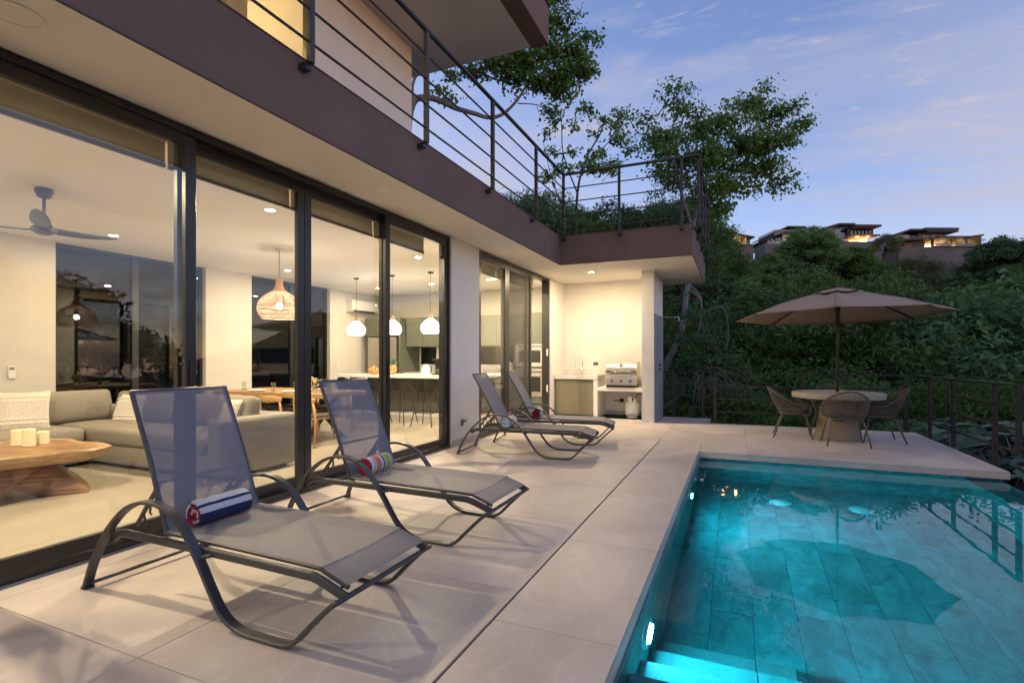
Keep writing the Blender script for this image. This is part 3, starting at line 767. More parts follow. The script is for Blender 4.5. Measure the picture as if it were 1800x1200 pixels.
# ------------------------------------------------------------------ sun loungers
def smooth_path(pts, n=5):
    out = []
    P = [Vector((p[0], 0, p[1])) for p in pts]
    for i in range(len(P)-1):
        p0, p1, p2, p3 = P[max(i-1,0)], P[i], P[i+1], P[min(i+2,len(P)-1)]
        for k in range(n):
            t = k/n
            q = 0.5*((2*p1)+(-p0+p2)*t+(2*p0-5*p1+4*p2-p3)*t*t+(-p0+3*p1-3*p2+p3)*t**3)
            out.append((q.x, q.z))
    out.append((P[-1].x, P[-1].z)); return out
PROF = [(0.012,0.012),(.06,.125),(.142,.265),(.243,.385),(.36,.482),(.475,.532),(.593,.546),(.70,.526),(.80,.475),(.876,.400),(.96,.290),(1.04,.172),(1.105,.088),(1.18,.036),(1.27,.014),(1.39,.011),(1.50,.013),(1.575,.032),(1.655,.108),(1.742,.193),(1.815,.256)]
def make_lounger(W, back=(0.292, 1.108), label='', group=''):
    t = thing('sun_lounger', label, 'sun lounger', group=group)
    pth = smooth_path(PROF, 4)
    for y in (0.0275, W-0.0275):
        b = MB(); b.bar([(x, y, z) for x, z in pth], 0.052, 0.020, (0,1,0)); b.build('side_frame', M['frame'], t, smooth=False)
    b = MB(); b.tube([(1.812,0.004,0.252),(1.824,0.02,0.258),(1.824,W-0.02,0.258),(1.812,W-0.004,0.252)], 0.0125, 10); b.build('front_bar', M['frame'], t, smooth=True)
    b = MB(); b.tube([(0.045,0.03,0.035),(0.045,W-0.03,0.035)], 0.011, 8); b.build('rear_bar', M['frame'], t, smooth=True)
    rail = [(.19,.300),(.235,.335),(.29,.345),(.60,.343),(1.30,.338),(1.64,.333),(1.69,.322),(1.832,.274)]
    for y in (0.066, W-0.066):
        b = MB(); b.bar([(x, y, z-0.008) for x, z in rail], 0.026, 0.042, (0,1,0)); b.build('seat_rail', M['frame'], t)
    for y in (0.06, W-0.06):
        b = MB(); b.bar([(.93,y-0.03 if y<0.3 else y+0.03,.31),(1.0,y,.325)], 0.02, 0.03, (0,0,1)); b.build('bracket', M['frame'], t)
    # sling of the seat, stretched between two slim rails
    sl = [(.585,.372),(.9,.366),(1.3,.360),(1.64,.354),(1.69,.344),(1.825,.296)]
    sp_ = smooth_path(sl, 4)
    for y in (0.092, W-0.092):
        b = MB(); b.tube([(x, y, z) for x, z in sp_], 0.0105, 8); b.build('sling_rail', M['frame'], t, smooth=True)
    xs_ = [p[0] for p in sp_]; zs_ = [p[1] for p in sp_]
    def fs(a, c):
        k = a*(len(sp_)-1); i = min(int(k), len(sp_)-2); f = k-i
        x = xs_[i]+(xs_[i+1]-xs_[i])*f; z = zs_[i]+(zs_[i+1]-zs_[i])*f
        return (x, 0.088+c*(W-0.176), z+0.011-0.012*math.sin(PI*c)*math.sin(PI*min(1,a*1.05)))
    b = MB(); b.grid(fs, 40, 10); b.build('seat_sling', M['sling'], t, smooth=True, fix=False)
    for x, z in ((1.79,.296),(0.60,.362)):
        b = MB(); b.tube([(x,0.09,z),(x,W-0.09,z)], 0.010, 8); b.build('cross_bar', M['frame'], t, smooth=True)
    # backrest
    bx, bz = back; px0, pz0 = 0.592, 0.372
    for y in (0.098, W-0.098):
        b = MB(); b.bar([(px0,y,pz0),(px0+(bx-px0)*0.5+0.012,y,pz0+(bz-pz0)*0.5),(bx,y,bz)], 0.024, 0.024, (0,1,0)); b.build('back_frame', M['frame'], t)
    b = MB(); b.tube([(bx,0.09,bz),(bx,W-0.09,bz)], 0.013, 8); b.build('back_top_bar', M['frame'], t, smooth=True)
    def fb(a, c):
        x = px0+(bx-px0)*a+0.010*math.sin(PI*a)+0.012; z = pz0+(bz-pz0)*a
        return (x-0.012*math.sin(PI*c)*math.sin(PI*a), 0.094+c*(W-0.188), z)
    b = MB(); b.grid(fb, 10, 20); b.build('back_sling', M['slingb'], t, smooth=True, fix=False)
    for y in (0.0275, W-0.0275):
        b = MB(); b.box(-0.004,0.030,y-0.028,y+0.028,0.0,0.016); b.build('foot_cap', M['blackpl'], t, bevel=0.003, seg=1)
    # back support with its ratchet teeth
    mx_, mz_ = px0+(bx-px0)*0.34, pz0+(bz-pz0)*0.34
    for y in (0.13, W-0.13):
        b = MB(); b.bar([(0.285,y,0.362),(mx_,y,mz_)], 0.016, 0.026, (0,1,0))
        d = Vector((mx_-0.285, 0, mz_-0.362)); L_ = d.length; d.normalize()
        for k in range(3):
            q = Vector((0.285, y, 0.362)) + d*(L_*(0.28+0.24*k))
            b.tube([q, q+Vector((0.012,0,-0.03)), q+Vector((0.006,0,-0.052)), q+Vector((0.020,0,-0.062))], 0.007, 6)
        b.build('back_support', M['frame'], t)
    b = MB(); b.tube([(mx_,0.10,mz_),(mx_,W-0.10,mz_)], 0.009, 8); b.build('support_bar', M['frame'], t, smooth=True)
    return t
LG = 'grey sling sun loungers on the pool deck'
L1 = make_lounger(0.765, label='nearest grey sun lounger holding the navy and white striped towel', group=LG)
L1.location = (-3.383, 1.700, 0)
L2 = dup(L1, (-3.352, 3.085, 0), 0.0, 'second grey sun lounger, holding the rainbow striped rolled towel', LG)
L3 = make_lounger(0.72, (0.205, 1.075), 'grey sun lounger by the cream column with pale blue rolled towel', LG)
L3.location = (-3.48, 6.12, 0); L3.rotation_euler = (0,0,math.radians(7.2))
L4 = dup(L3, (-3.452, 7.20, 0), math.radians(10.8), 'farthest grey sun lounger, holding the maroon and white towel', LG)

# ------------------------------------------------------------------ rolled towels
def towel(name_label, loc, rz, L_, R_, mats, pick, tilt=0):
    """spiral roll: pick(turn_fraction, along_fraction) -> material index"""
    b = MB(); n = 110; turns = 4.2; th = R_/(turns+0.6)
    na = 24
    for k in range(n):
        pass
    ang = [2*PI*turns*i/n for i in range(n+1)]
    rad = [th*0.55 + th*(a/(2*PI)) for a in ang]
    rr = random.Random(int(abs(loc[0])*1000))
    def P(i, j, s_):
        a = ang[i]+0.6; r = rad[i] + s_*th*0.40
        sq = 1 - 0.06*max(0, -math.sin(a))
        f = j/na; end = 1 - 0.10*max(0, abs(f-0.5)*2-0.9)/0.1*0.5
        wob = 1+0.018*math.sin(f*19+i*0.4)+0.01*math.sin(i*0.9)
        return (r*math.cos(a)*wob*end, (f-0.5)*L_*(1-0.02*(i % 7)/7), r*math.sin(a)*sq*wob*end + R_*0.97)
    vs = []; 
    for s_ in (-1, 1):
        for i in range(n+1):
            for j in range(na+1): vs.append(P(i, j, s_))
    W_ = na+1; O_ = (n+1)*W_
    o = len(b.v); b.v += vs
    for i in range(n):
        for j in range(na):
            mi = pick(i/n, (j+0.5)/na)
            b.f.append((i*W_+j, (i+1)*W_+j, (i+1)*W_+j+1, i*W_+j+1)); b.m.append(mi)
            b.f.append((O_+i*W_+j, O_+i*W_+j+1, O_+(i+1)*W_+j+1, O_+(i+1)*W_+j)); b.m.append(mi)
        for j in (0, na):
            mi = pick(i/n, 0.01 if j == 0 else 0.99)
            b.f.append((i*W_+j, O_+i*W_+j, O_+(i+1)*W_+j, (i+1)*W_+j)); b.m.append(mi)
    for j in range(na):
        b.f.append((n*W_+j, O_+n*W_+j, O_+n*W_+j+1, n*W_+j+1)); b.m.append(pick(1.0, (j+0.5)/na))
    ob = b.build('rolled_towel', mats, smooth=True)
    ob.location = loc; ob.rotation_euler = (tilt, 0, rz)
    tag(ob, name_label, 'towel'); return ob
def tm(n, c): return pm('towel_'+n, c, 0.98, var=0.10, scale=90, bump=0.8, bscale=260)
TW, TN, TR = tm('white', (0.72,0.72,0.74)), tm('navy', (0.025,0.03,0.11)), tm('red', (0.50,0.025,0.05))
TO, TG, TB, TM = tm('coral', (0.75,0.22,0.14)), tm('lime', (0.50,0.48,0.08)), tm('blue', (0.06,0.17,0.42)), tm('maroon', (0.30,0.012,0.05))
TLB = tm('pale_blue', (0.25,0.50,0.66))
def p1(t, f):
    a = (t*4.2) % 1.0
    if t < 0.74: return 2 if (int(t*31) % 3 == 0) else (0 if int(t*31) % 3 == 1 else 1)
    # outer turn: bands running along the roll
    if a < 0.40: return 0 if not (0.10 < a < 0.14) else 0
    return {0: 0}.get(0)
def p1(t, f):
    s_ = t*4.2
    if s_ < 3.2: return [2,0,2,1][int(s_*5) % 4]
    a = s_-3.2+0.0            # 0..1 round the last turn, starting near the back bottom
    ang_ = (2*PI*s_+0.6) % (2*PI)     # 0 = +x (towards the seat), pi/2 = top
    d = math.degrees(ang_)
    if d > 180+150: return 1
    if d < 8: return 1
    if d < 24: return 0
    if d < 38: return 1
    if d < 200: return 0
    if d < 300: return 2
    return 1
towel('navy and white striped towel rolled on the nearest lounger', (-2.722, 2.055, 0.378), 0.03, 0.33, 0.070, [TW, TN, TR], p1)
def p2(t, f):
    if f < 0.05: return 3
    seq = [0, 5, 1, 0, 2, 2, 0, 4, 1, 3, 3, 0, 5, 0]
    return seq[min(len(seq)-1, int(f*len(seq)))]
def p2(t, f):
    if t < 0.72: return 0
    for lim, k in ((0.06,0),(0.15,1),(0.20,5),(0.25,1),(0.47,2),(0.54,1),(0.62,4),(0.68,1),(0.86,3),(0.91,1),(0.95,4),(1.01,1)):
        if f < lim: return k
    return 1
towel('rainbow striped towel rolled up on the second lounger', (-2.672, 3.385, 0.378), 0.06, 0.31, 0.070, [TM, TW, TO, TG, TB, TLB], p2)
def p3(t, f):
    if t < 0.72: return [0,1,0,2][int(t*22) % 4]
    for lim, k in ((0.25,0),(0.34,1),(0.44,2),(0.52,1),(0.60,3),(0.7,1),(0.8,2),(1.01,1)):
        if f < lim: return k
towel('pale blue and white towel rolled on the lounger by the column', (-2.81, 6.37, 0.378), math.radians(7), 0.33, 0.068, [TLB, TW, TO, TB], p3)
def p4(t, f):
    if t < 0.72: return 0
    return 0 if f < 0.10 else 1 if (int(f*14) % 3) else 2
towel('maroon ended white towel rolled on the farthest lounger', (-2.85, 7.56, 0.378), math.radians(10.8), 0.33, 0.070, [TM, TW, TLB], p4)

# ------------------------------------------------------------------ terrace table, umbrella, chairs
TX, TY = 1.49, 9.75
tb = thing('round_table', 'round pale stone topped table under the umbrella', 'table', (TX, TY, 0))
b = MB(); b.lathe([(0.001,0.655),(0.60,0.655),(0.645,0.662),(0.65,0.675),(0.65,0.735),(0.645,0.746),(0.63,0.75),(0.03,0.75),(0.03,0.655)], 56); b.build('table_top', M['concrete'], tb, smooth=False)
b = MB(); b.lathe([(0.001,0.0),(0.325,0.0),(0.33,0.02),(0.27,0.35),(0.215,0.654),(0.001,0.654)], 40); b.build('pedestal', M['pedestal'], tb, smooth=False)
um = thing('patio_umbrella', 'large taupe octagonal umbrella standing through the round table', 'umbrella', (TX, TY, 0.752))
UZ = 1.215; UR = 1.53
b = MB(); b.tube([(0,0,0.0),(0,0,1.66)], 0.022, 14); b.build('pole', M['pole'], um, smooth=True)
tiltm = Matrix.Rotation(math.radians(-1.6), 3, Vector((RT[0], RT[1], 0)))
def U(p): q = tiltm @ Vector((p[0], p[1], p[2]-UZ)); return (q.x, q.y, q.z+UZ)
uo = TH + math.radians(12)
rim = [(UR*math.cos(uo+k*PI/4), UR*math.sin(uo+k*PI/4), UZ) for k in range(8)]
apex = 1.635
for k in range(8):                                     # eight canvas panels
    A, B = Vector(rim[k]), Vector(rim[(k+1) % 8])
    def fc(a, c, A=A, B=B):
        e = A.lerp(B, c); f = a
        p = Vector((0,0,apex)).lerp(e, 0.10+0.90*f)
        sag = 0.045*math.sin(PI*(0.1+0.9*f))*math.sin(PI*c) + 0.035*math.sin(PI*(0.1+0.9*f))*0
        bulge = 0.05*math.sin(PI*(0.1+0.9*f))
        inw = 1-0.025*math.sin(PI*c)*f
        wr = 0.007*math.sin(c*PI*3+k*1.7)*math.sin(PI*a)+0.004*math.sin(a*17+k*2.1+c*5)
        return U((p.x*inw, p.y*inw, p.z-sag+bulge+wr))
    b = MB(); b.grid(fc, 10, 8); o = b.build('canopy_panel', M['taupe'], um, smooth=True, fix=False)
    md = o.modifiers.new('t', 'SOLIDIFY'); md.thickness = 0.003
for k in range(8):                                     # vent cap with scalloped hem
    a0 = uo+k*PI/4
    def fv(a, c, a0=a0):
        an = a0+c*PI/4; rr_ = (0.02+0.36*a)*(1-0.04*math.sin(PI*c)*a)*math.cos(PI/8)/math.cos((c-0.5)*PI/4)
        return U((rr_*math.cos(an), rr_*math.sin(an), apex+0.045-0.085*a - (0.022*math.sin(PI*c) if a > 0.95 else 0)))
    b = MB(); b.grid(fv, 5, 6); o = b.build('vent_panel', M['taupe'], um, smooth=True, fix=False)
    md = o.modifiers.new('t', 'SOLIDIFY'); md.thickness = 0.003
for k in range(8):
    e = Vector(rim[k])*1.0; e.z = UZ-0.004
    pts = []
    for i in range(7):
        f = 0.06+0.93*i/6; p = Vector((0,0,apex)).lerp(Vector(rim[k]), f); p.z += 0.05*math.sin(PI*f)-0.018; pts.append(U(p))
    b = MB(); b.bar(pts, 0.016, 0.02, (0,0,1) if False else tuple(Vector((-math.sin(uo+k*PI/4), math.cos(uo+k*PI/4), 0)))); b.build('rib', M['pole'], um)
b = MB(); b.lathe([(0.001,1.74),(0.018,1.735),(0.026,1.715),(0.02,1.70),(0.045,1.69),(0.05,1.66),(0.02,1.63)], 16); b.build('finial', M['pole'], um, smooth=True)
b = MB(); b.lathe([(0.03,1.30),(0.045,1.31),(0.045,1.36),(0.03,1.37)], 16); b.build('runner', M['pole'], um, smooth=True)
# small folded strap on one panel, like a darker stitched band
b = MB()
def fst(a, c):
    an = uo - 0.10 + a*0.34; rr_ = 1.02+0.10*c
    f = rr_/UR; z = apex+(UZ-apex)*f+0.05*math.sin(PI*f)+0.008
    return U((rr_*math.cos(an), rr_*math.sin(an), z))

def make_chair(label, group):
    """faces +y; woven rope shell on four splayed legs"""
    t = thing('rope_chair', label, 'chair', group=group)
    def rimp(s):                                       # s 0..1 from right arm tip round the back to the left arm tip
        a = -0.18*PI + s*1.36*PI                       # 0 = +x
        an = -a
        x = 0.31*math.cos(an); y = 0.02+0.31*math.sin(an)
        k = max(0.0, -math.sin(an)); z = 0.56+0.25*(k**1.1)
        y -= 0.09*(k**1.3)
        return Vector((x, y, z))
    def seatp(s):
        a = -0.12*PI + s*1.24*PI; an = -a
        return Vector((0.235*math.cos(an), 0.03+0.225*math.sin(an), 0.395))
    N = 40
    b = MB(); b.tube([rimp(i/N) for i in range(N+1)], 0.013, 8)
    tip0, tip1 = rimp(0), rimp(1)
    for tp, sd in ((tip0, 1), (tip1, -1)):
        b.tube([tp, tp+Vector((-0.005*sd,0.03,-0.02)), Vector((0.29*sd,0.235,0.50)), Vector((0.25*sd,0.235,0.41)), Vector((0.22*sd,0.20,0.395))], 0.012, 8)
    b.build('rim', M['rope'], t, smooth=True)
    b = MB(); b.tube([seatp(i/N) for i in range(N+1)]+[Vector((-0.21,0.22,0.395)),Vector((0.21,0.22,0.395)),seatp(0)], 0.012, 8); b.build('seat_frame', M['chairmetal'], t, smooth=True)
    b = MB(); n = 58
    for i in range(n+1):
        s = i/n; p, q = seatp(s), rimp(s); m_ = p.lerp(q, 0.5)+Vector((0.02*math.cos(-(-0.15*PI+s*1.3*PI)), 0.02*math.sin(-(-0.15*PI+s*1.3*PI)), 0))
        b.tube([p, m_, q], 0.0048, 5, cap=False)
    o = b.build('woven_back', M['rope'], t, smooth=True); o['kind'] = 'stuff'
    b = MB(); b.prism([(0.21*math.cos(a)*(1.0), 0.02+0.21*math.sin(a)) for a in [2*PI*i/24 for i in range(24)]], 'z', 0.40, 0.465); b.build('cushion', M['cush'], t, bevel=0.018, seg=3, smooth=True)
    b = MB(); b.box(-0.20, 0.20, -0.17, 0.22, 0.392, 0.399); b.build('seat', M['rope'], t)
    for sx in (-1, 1):
        for sy, yy, ye in ((1, 0.17, 0.27), (-1, -0.15, -0.29)):
            b = MB(); b.tube([(0.05*sx, yy*0.9, 0.372),(0.19*sx, yy, 0.372),(0.21*sx, yy+0.012*sy, 0.355),(0.275*sx, ye, 0.0)], 0.0115, 8); b.build('leg', M['chairmetal'], t, smooth=True)
    return t
CG = 'rope chairs round the terrace table'
cA = make_chair('rope dining chair nearest the house side of the round table', CG); cA.location = (0.855, 9.72, 0); cA.rotation_euler = (0,0,-PI/2-0.05)
dup(cA, (1.49, 9.11, 0), 0.02, 'rope dining chair on the pool side of the table, its back to the pool', CG)
dup(cA, (2.05, 9.76, 0), PI/2+0.05, 'rope dining chair at the round table nearest the corner railing', CG)
dup(cA, (1.50, 10.33, 0), PI, 'rope dining chair mostly hidden behind the round table', CG)

# ------------------------------------------------------------------ terrace railing
tr = thing('terrace_railing', 'dark brown metal railing round the table terrace', 'railing', (2.95, 11.2, 0))
def trp(name, b, **k):
    b.v = [(x-2.95, y-11.2, z) for x, y, z in b.v]; return b.build(name, M['corten'], tr, **k)
XR, YR, YB, XB = 2.93, 11.16, 11.98, -0.40
for x, y, z0 in [(-1.28, YB, -0.12), (-0.68, YB, -0.12), (XB, YR, -0.10), (1.155, YR, -0.14), (2.74, YR, -0.14), (XR, 10.60, -0.12), (XR, 9.58, -0.12), (XR, 8.25, -0.12), (XR, 7.66, 0.22)]:
    b = MB(); b.box(x-0.02, x+0.02, y-0.03, y+0.03, z0, 0.978) if abs(x-XR) < 0.01 else b.box(x-0.03, x+0.03, y-0.02, y+0.02, z0, 0.978); trp('post', b)
seg_ = [((-1.52,YB),(XB,YB)), ((XB,YB),(XB,YR)), ((XB,YR),(XR,YR)), ((XR,YR),(XR,8.25)), ((XR,8.25),(XR,7.64))]
for i, ((xa,ya),(xb,yb)) in enumerate(seg_):
    sd = (1,0,0) if xa == xb else (0,1,0)
    b = MB(); b.bar([(xa,ya,0.99),(xb,yb,0.99)], 0.045, 0.022, sd); trp('top_rail', b)
    for z in (0.742, 0.484, 0.226) + (() if i == 4 else (-0.02,)):
        b = MB(); b.bar([(xa,ya,z),(xb,yb,z)], 0.012, 0.03, sd, ch=0.1); trp('bar', b)

# ------------------------------------------------------------------ outdoor kitchen
ok_ = thing('outdoor_kitchen', 'built in outdoor counter with marble top and olive doors', 'kitchen counter', (-2.8, 11.5, 0))
def okp(name, boxes, m, **k):
    b = MB()
    for q in boxes: b.box(q[0]+2.8, q[1]+2.8, q[2]-11.5, q[3]-11.5, q[4], q[5])
    return b.build(name, m, ok_, **k)
okp('counter_top', [(-3.80,-2.80,11.13,11.88,0.825,0.925)], M['marble'], bevel=0.003, seg=1)
okp('splash_back', [(-3.80,-2.80,11.881,11.898,0.926,1.03),(-2.80,-1.77,11.881,11.898,0.67,0.90)], M['marble'])
okp('panel', [(-2.89,-2.80,11.14,11.88,0.0,0.824)], M['cream'])
okp('shelf', [(-2.799,-1.768,11.14,11.88,0.585,0.665)], M['cream'])
okp('door', [(-3.775,-3.335,11.16,11.18,0.035,0.80)], M['oliveout'], bevel=0.002, seg=1)
okp('door', [(-3.331,-2.895,11.16,11.18,0.035,0.80)], M['oliveout'], bevel=0.002, seg=1)
okp('carcass', [(-3.80,-2.895,11.20,11.87,0.02,0.82)], M['blackpl'])
okp('sink', [(-3.55,-3.10,11.25,11.60,0.926,0.929)], M['stainless'])
# pull down faucet
fa = thing('kitchen_faucet', 'tall brushed gooseneck faucet on the outdoor marble counter', 'faucet', (-3.29, 11.68, 0.927))
b = MB(); b.tube([(0,0,0),(0,0,0.16)], 0.019, 12); b.build('base', M['stainless'], fa, smooth=True)
arc = [(0,0,0.16),(0,0,0.30)] + [(-0.075+0.075*math.cos(a)*1, -0.05*(1-math.cos(a)), 0.32+0.085*math.sin(a)) for a in [PI*i/10 for i in range(11)]] + [(-0.15,-0.10,0.25)]
b = MB(); b.tube(arc, 0.011, 10); b.build('spout', M['stainless'], fa, smooth=True)
b = MB(); b.tube([(-0.15,-0.10,0.25),(-0.15,-0.10,0.16)], 0.015, 10); b.build('spray_head', M['stainless'], fa, smooth=True)
b = MB(); b.tube([(0.015,0,0.12),(0.05,-0.01,0.15)], 0.007, 8); b.build('handle', M['stainless'], fa, smooth=True)
# grill
gr = thing('gas_grill', 'stainless built in gas grill with rounded hood and three knobs', 'grill', (-2.29, 11.42, 0.666))
def circ(cx, cz, r, a0, a1, n): return [(cx+r*math.cos(a0+(a1-a0)*i/n), cz+r*math.sin(a0+(a1-a0)*i/n)) for i in range(n+1)]
hood = [(-0.25,0.30),(-0.25,0.36)] + circ(-0.06,0.36,0.19,PI,PI*0.5,8)[1:] + [(0.12,0.55)] + circ(0.12,0.42,0.13,PI*0.5,0,5)[1:] + [(0.25,0.30)]
b = MB(); b.prism(hood, 'x', -0.33, 0.33); b.build('hood', M['stainless'], gr, bevel=0.004, seg=1)
b = MB(); b.box(-0.33,0.33,-0.262,-0.251,0.31,0.37); b.build('hood_band', M['chairmetal'], gr)
b = MB(); b.prism([(-0.27,0.05),(-0.27,0.20),(-0.24,0.285),(0.25,0.285),(0.25,0.05)], 'x', -0.335, 0.335); b.build('body', M['stainless'], gr, bevel=0.003, seg=1)
b = MB(); b.box(-0.31,0.31,-0.30,0.22,0.003,0.048); b.build('drip_tray', M['blackpl'], gr)
b = MB(); b.tube([(-0.22,-0.255,0.345),(-0.22,-0.30,0.345),(0.22,-0.30,0.345),(0.22,-0.255,0.345)], 0.011, 10); b.build('handle', M['chrome'], gr, smooth=True)
for x in (-0.20, 0, 0.20):
    b = MB(); b.lathe([(0.001,0.04),(0.026,0.038),(0.030,0.03),(0.033,0.0)], 16); o = b.build('knob', M['chairmetal'], gr, smooth=True); o.location = (x,-0.271,0.14); o.rotation_euler = (PI/2,0,0)
b = MB(); b.lathe([(0.001,0.006),(0.045,0.005),(0.05,0)], 24); o = b.build('badge', M['chrome'], gr, smooth=True); o.location = (0.0,-0.222,0.475); o.rotation_euler = (PI/2-0.55,0,0); o.scale = (1,0.62,1)
# gas tank
gt = thing('gas_tank', 'white gas cylinder under the grill shelf', 'gas tank', (-2.10, 11.42, 0))
b = MB(); b.lathe([(0.001,0.03),(0.10,0.03),(0.14,0.06),(0.152,0.10),(0.154,0.12),(0.154,0.265),(0.148,0.30),(0.12,0.335),(0.06,0.355),(0.001,0.357)], 32); b.build('tank', M['tank'], gt, smooth=True)
b = MB(); b.lathe([(0.11,0.0),(0.112,0.035),(0.105,0.035),(0.104,0.0)], 24); b.build('foot_ring', M['tank'], gt, smooth=True)
b = MB(); b.lathe([(0.095,0.34),(0.095,0.45),(0.090,0.455),(0.088,0.34)], 20, a0=PI*0.9, a1=PI*1.55); b.lathe([(0.095,0.34),(0.095,0.42),(0.090,0.425),(0.088,0.34)], 20, a0=-PI*0.35, a1=PI*0.5); b.build('collar', M['tank'], gt, smooth=True, fix=False)
b = MB(); b.tube([(0,0,0.35),(0,0,0.42)], 0.018, 10); b.tube([(0,0,0.40),(0.05,0,0.40)], 0.012, 8); b.build('valve', M['blackpl'], gt, smooth=True)
b = MB(); b.tube([(0.05,0,0.40),(0.09,0.02,0.44),(0.10,0.05,0.50),(0.16,0.08,0.52),(0.30,0.12,0.50)], 0.009, 8); b.build('hose', M['blackpl'], gt, smooth=True)
# outlets
M['plate'] = pm('grey_outlet', (0.20,0.20,0.19), 0.4)
def outlet(label, loc, rz, w=0.12, h=0.075, m='plate', plug=False):
    t = thing('wall_outlet', label, 'outlet', loc, rz)
    b = MB(); b.box(-w/2,w/2,-0.008,0,-h/2,h/2); b.build('plate', M[m], t, bevel=0.003, seg=1)
    for x in (-w*0.22, w*0.22):
        b = MB(); b.box(x-w*0.15,x+w*0.15,-0.011,-0.0085,-h*0.28,h*0.28); b.build('socket', M['blackpl'] if m == 'plate' else M['white'], t)
    if plug:
        b = MB(); b.box(-0.03,0.05,-0.06,-0.0115,0.005,0.045); b.box(0.05,0.075,-0.05,-0.02,0.02,0.032); b.build('cover', M['plate'], t, bevel=0.004, seg=1)
outlet('small grey outlet on the cream wall behind the outdoor counter', (-3.03, 11.899, 1.165), 0)
outlet('weatherproof grey outlet low on the cream column', (-3.804, 6.86, 0.33), PI/2, 0.08, 0.11, plug=True)
pl = thing('gas_hook', 'black round gas outlet with a lever below the grill shelf', 'gas valve', (-2.42, 11.899, 0.33))
b = MB(); b.lathe([(0.001,0.03),(0.045,0.028),(0.05,0)], 18); o = b.build('flange', M['blackpl'], pl, smooth=True); o.rotation_euler = (PI/2,0,0)
b = MB(); b.tube([(0,-0.03,0),(-0.17,-0.05,-0.005)], 0.011, 8); b.build('lever', M['blackpl'], pl, smooth=True)
# shower
b = MB(); b.box(-1.5245,-1.512,10.665,11.985,0.0,2.20); tag(b.build('shower_tile_panel', M['shower'], bevel=0.002, seg=1), 'grey tiled shower panel on the pier side', 'shower wall')
sh = thing('rain_shower', 'chrome shower arm and rain head on the pier side', 'shower', (-1.511, 11.35, 2.10))
b = MB(); b.tube([(0,0,0.06),(0.36,0,0.06),(0.39,0,0.05),(0.40,0,0.02),(0.40,0,-0.02)], 0.010, 10); b.build('arm', M['chrome'], sh, smooth=True)
b = MB(); b.lathe([(0.001,0.012),(0.03,0.010),(0.09,0.0),(0.09,-0.006),(0.001,-0.006)], 24, (0.40,0,-0.03)); b.build('rain_head', M['chrome'], sh, smooth=True)
sv = thing('shower_valve', 'pair of dark shower taps on the pier side', 'shower tap', (-1.511, 11.30, 1.10))
for z in (0.05, -0.04):
    b = MB(); b.tube([(0,0,z),(0.05,0,z)], 0.022, 10); b.tube([(0.045,-0.04,z),(0.045,0.04,z)], 0.008, 8); b.build('tap', M['chairmetal'], sv, smooth=True)
b = MB(); b.box(-1.20,-1.05,10.86,10.89,0.0005,0.003); tag(b.build('shower_drain', M['chairmetal']), 'slim metal drain slot in the shower floor', 'drain')
# ------------------------------------------------------------------ living room: sofa, coffee table, fan
def rbox(name, dims, mat, parent, r=0.05, puff=0.0, seg=3):
    """soft box: bevelled and slightly puffed"""
    x0,x1,y0,y1,z0,z1 = dims
    bm = bmesh.new(); bmesh.ops.create_cube(bm, size=1)
    c = Vector(((x0+x1)/2,(y0+y1)/2,(z0+z1)/2)); d = Vector((x1-x0,y1-y0,z1-z0))
    for v in bm.verts: v.co = Vector((v.co.x*d.x, v.co.y*d.y, v.co.z*d.z))
    bmesh.ops.bevel(bm, geom=bm.edges[:], offset=r, segments=seg, affect='EDGES', profile=0.5)
    if puff:
        bmesh.ops.subdivide_edges(bm, edges=[e for e in bm.edges if e.calc_length() > 0.18], cuts=5, use_grid_fill=True)
        for v in bm.verts:
            q = Vector((v.co.x/d.x*2, v.co.y/d.y*2, v.co.z/d.z*2))
            k = [max(0, 1-abs(q[i])**2.5) for i in range(3)]
            i = min(range(3), key=lambda i: d[i])
            o = [j for j in range(3) if j != i]
            v.co[i] += math.copysign(puff*k[o[0]]*k[o[1]], q[i]) if abs(q[i]) > 0.5 else 0
    for v in bm.verts: v.co += c
    me = bpy.data.meshes.new(name); bm.to_mesh(me); bm.free(); me.materials.append(mat)
    for p in me.polygons: p.use_smooth = True
    ob = bpy.data.objects.new(name, me); COL.objects.link(ob)
    if parent: ob.parent = parent
    return ob
so = thing('corner_sofa', 'large grey fabric corner sofa in the living room', 'sofa', (-7.2, 3.8, 0))
def sp3(name, q, r=0.05, puff=0.0, m='sofa'): return rbox(name, (q[0]+7.2,q[1]+7.2,q[2]-3.8,q[3]-3.8,q[4],q[5]), M[m], so, r, puff)
sp3('base', (-8.30,-7.24,0.3,4.74,0.04,0.27), 0.03)
sp3('base', (-7.235,-5.16,3.74,4.74,0.04,0.27), 0.03)
sp3('seat_cushion', (-8.1,-7.20,2.0,3.68,0.27,0.46), 0.06, 0.03)
sp3('seat_cushion', (-8.1,-7.20,0.3,1.98,0.27,0.46), 0.06, 0.03)
sp3('seat_cushion', (-8.1,-6.15,3.70,4.45,0.27,0.46), 0.06, 0.03)
sp3('seat_cushion', (-6.14,-5.17,3.70,4.45,0.27,0.46), 0.06, 0.03)
sp3('back', (-8.34,-8.1,0.3,4.76,0.04,0.64), 0.05)
sp3('back', (-8.09,-5.0,4.50,4.76,0.04,0.64), 0.05)
sp3('arm', (-5.155,-4.93,3.72,4.76,0.03,0.645), 0.05)
for (ya, yb) in ((0.9,2.12),(2.14,3.44),(3.46,4.36)):
    o = rbox('back_cushion', (-0.09,0.09,ya-3.0,yb-3.0,-0.21,0.21), M['sofa'], so, 0.06, 0.06); o.location = (-0.78,-0.8,0.66); o.rotation_euler = (0,-0.25,0)
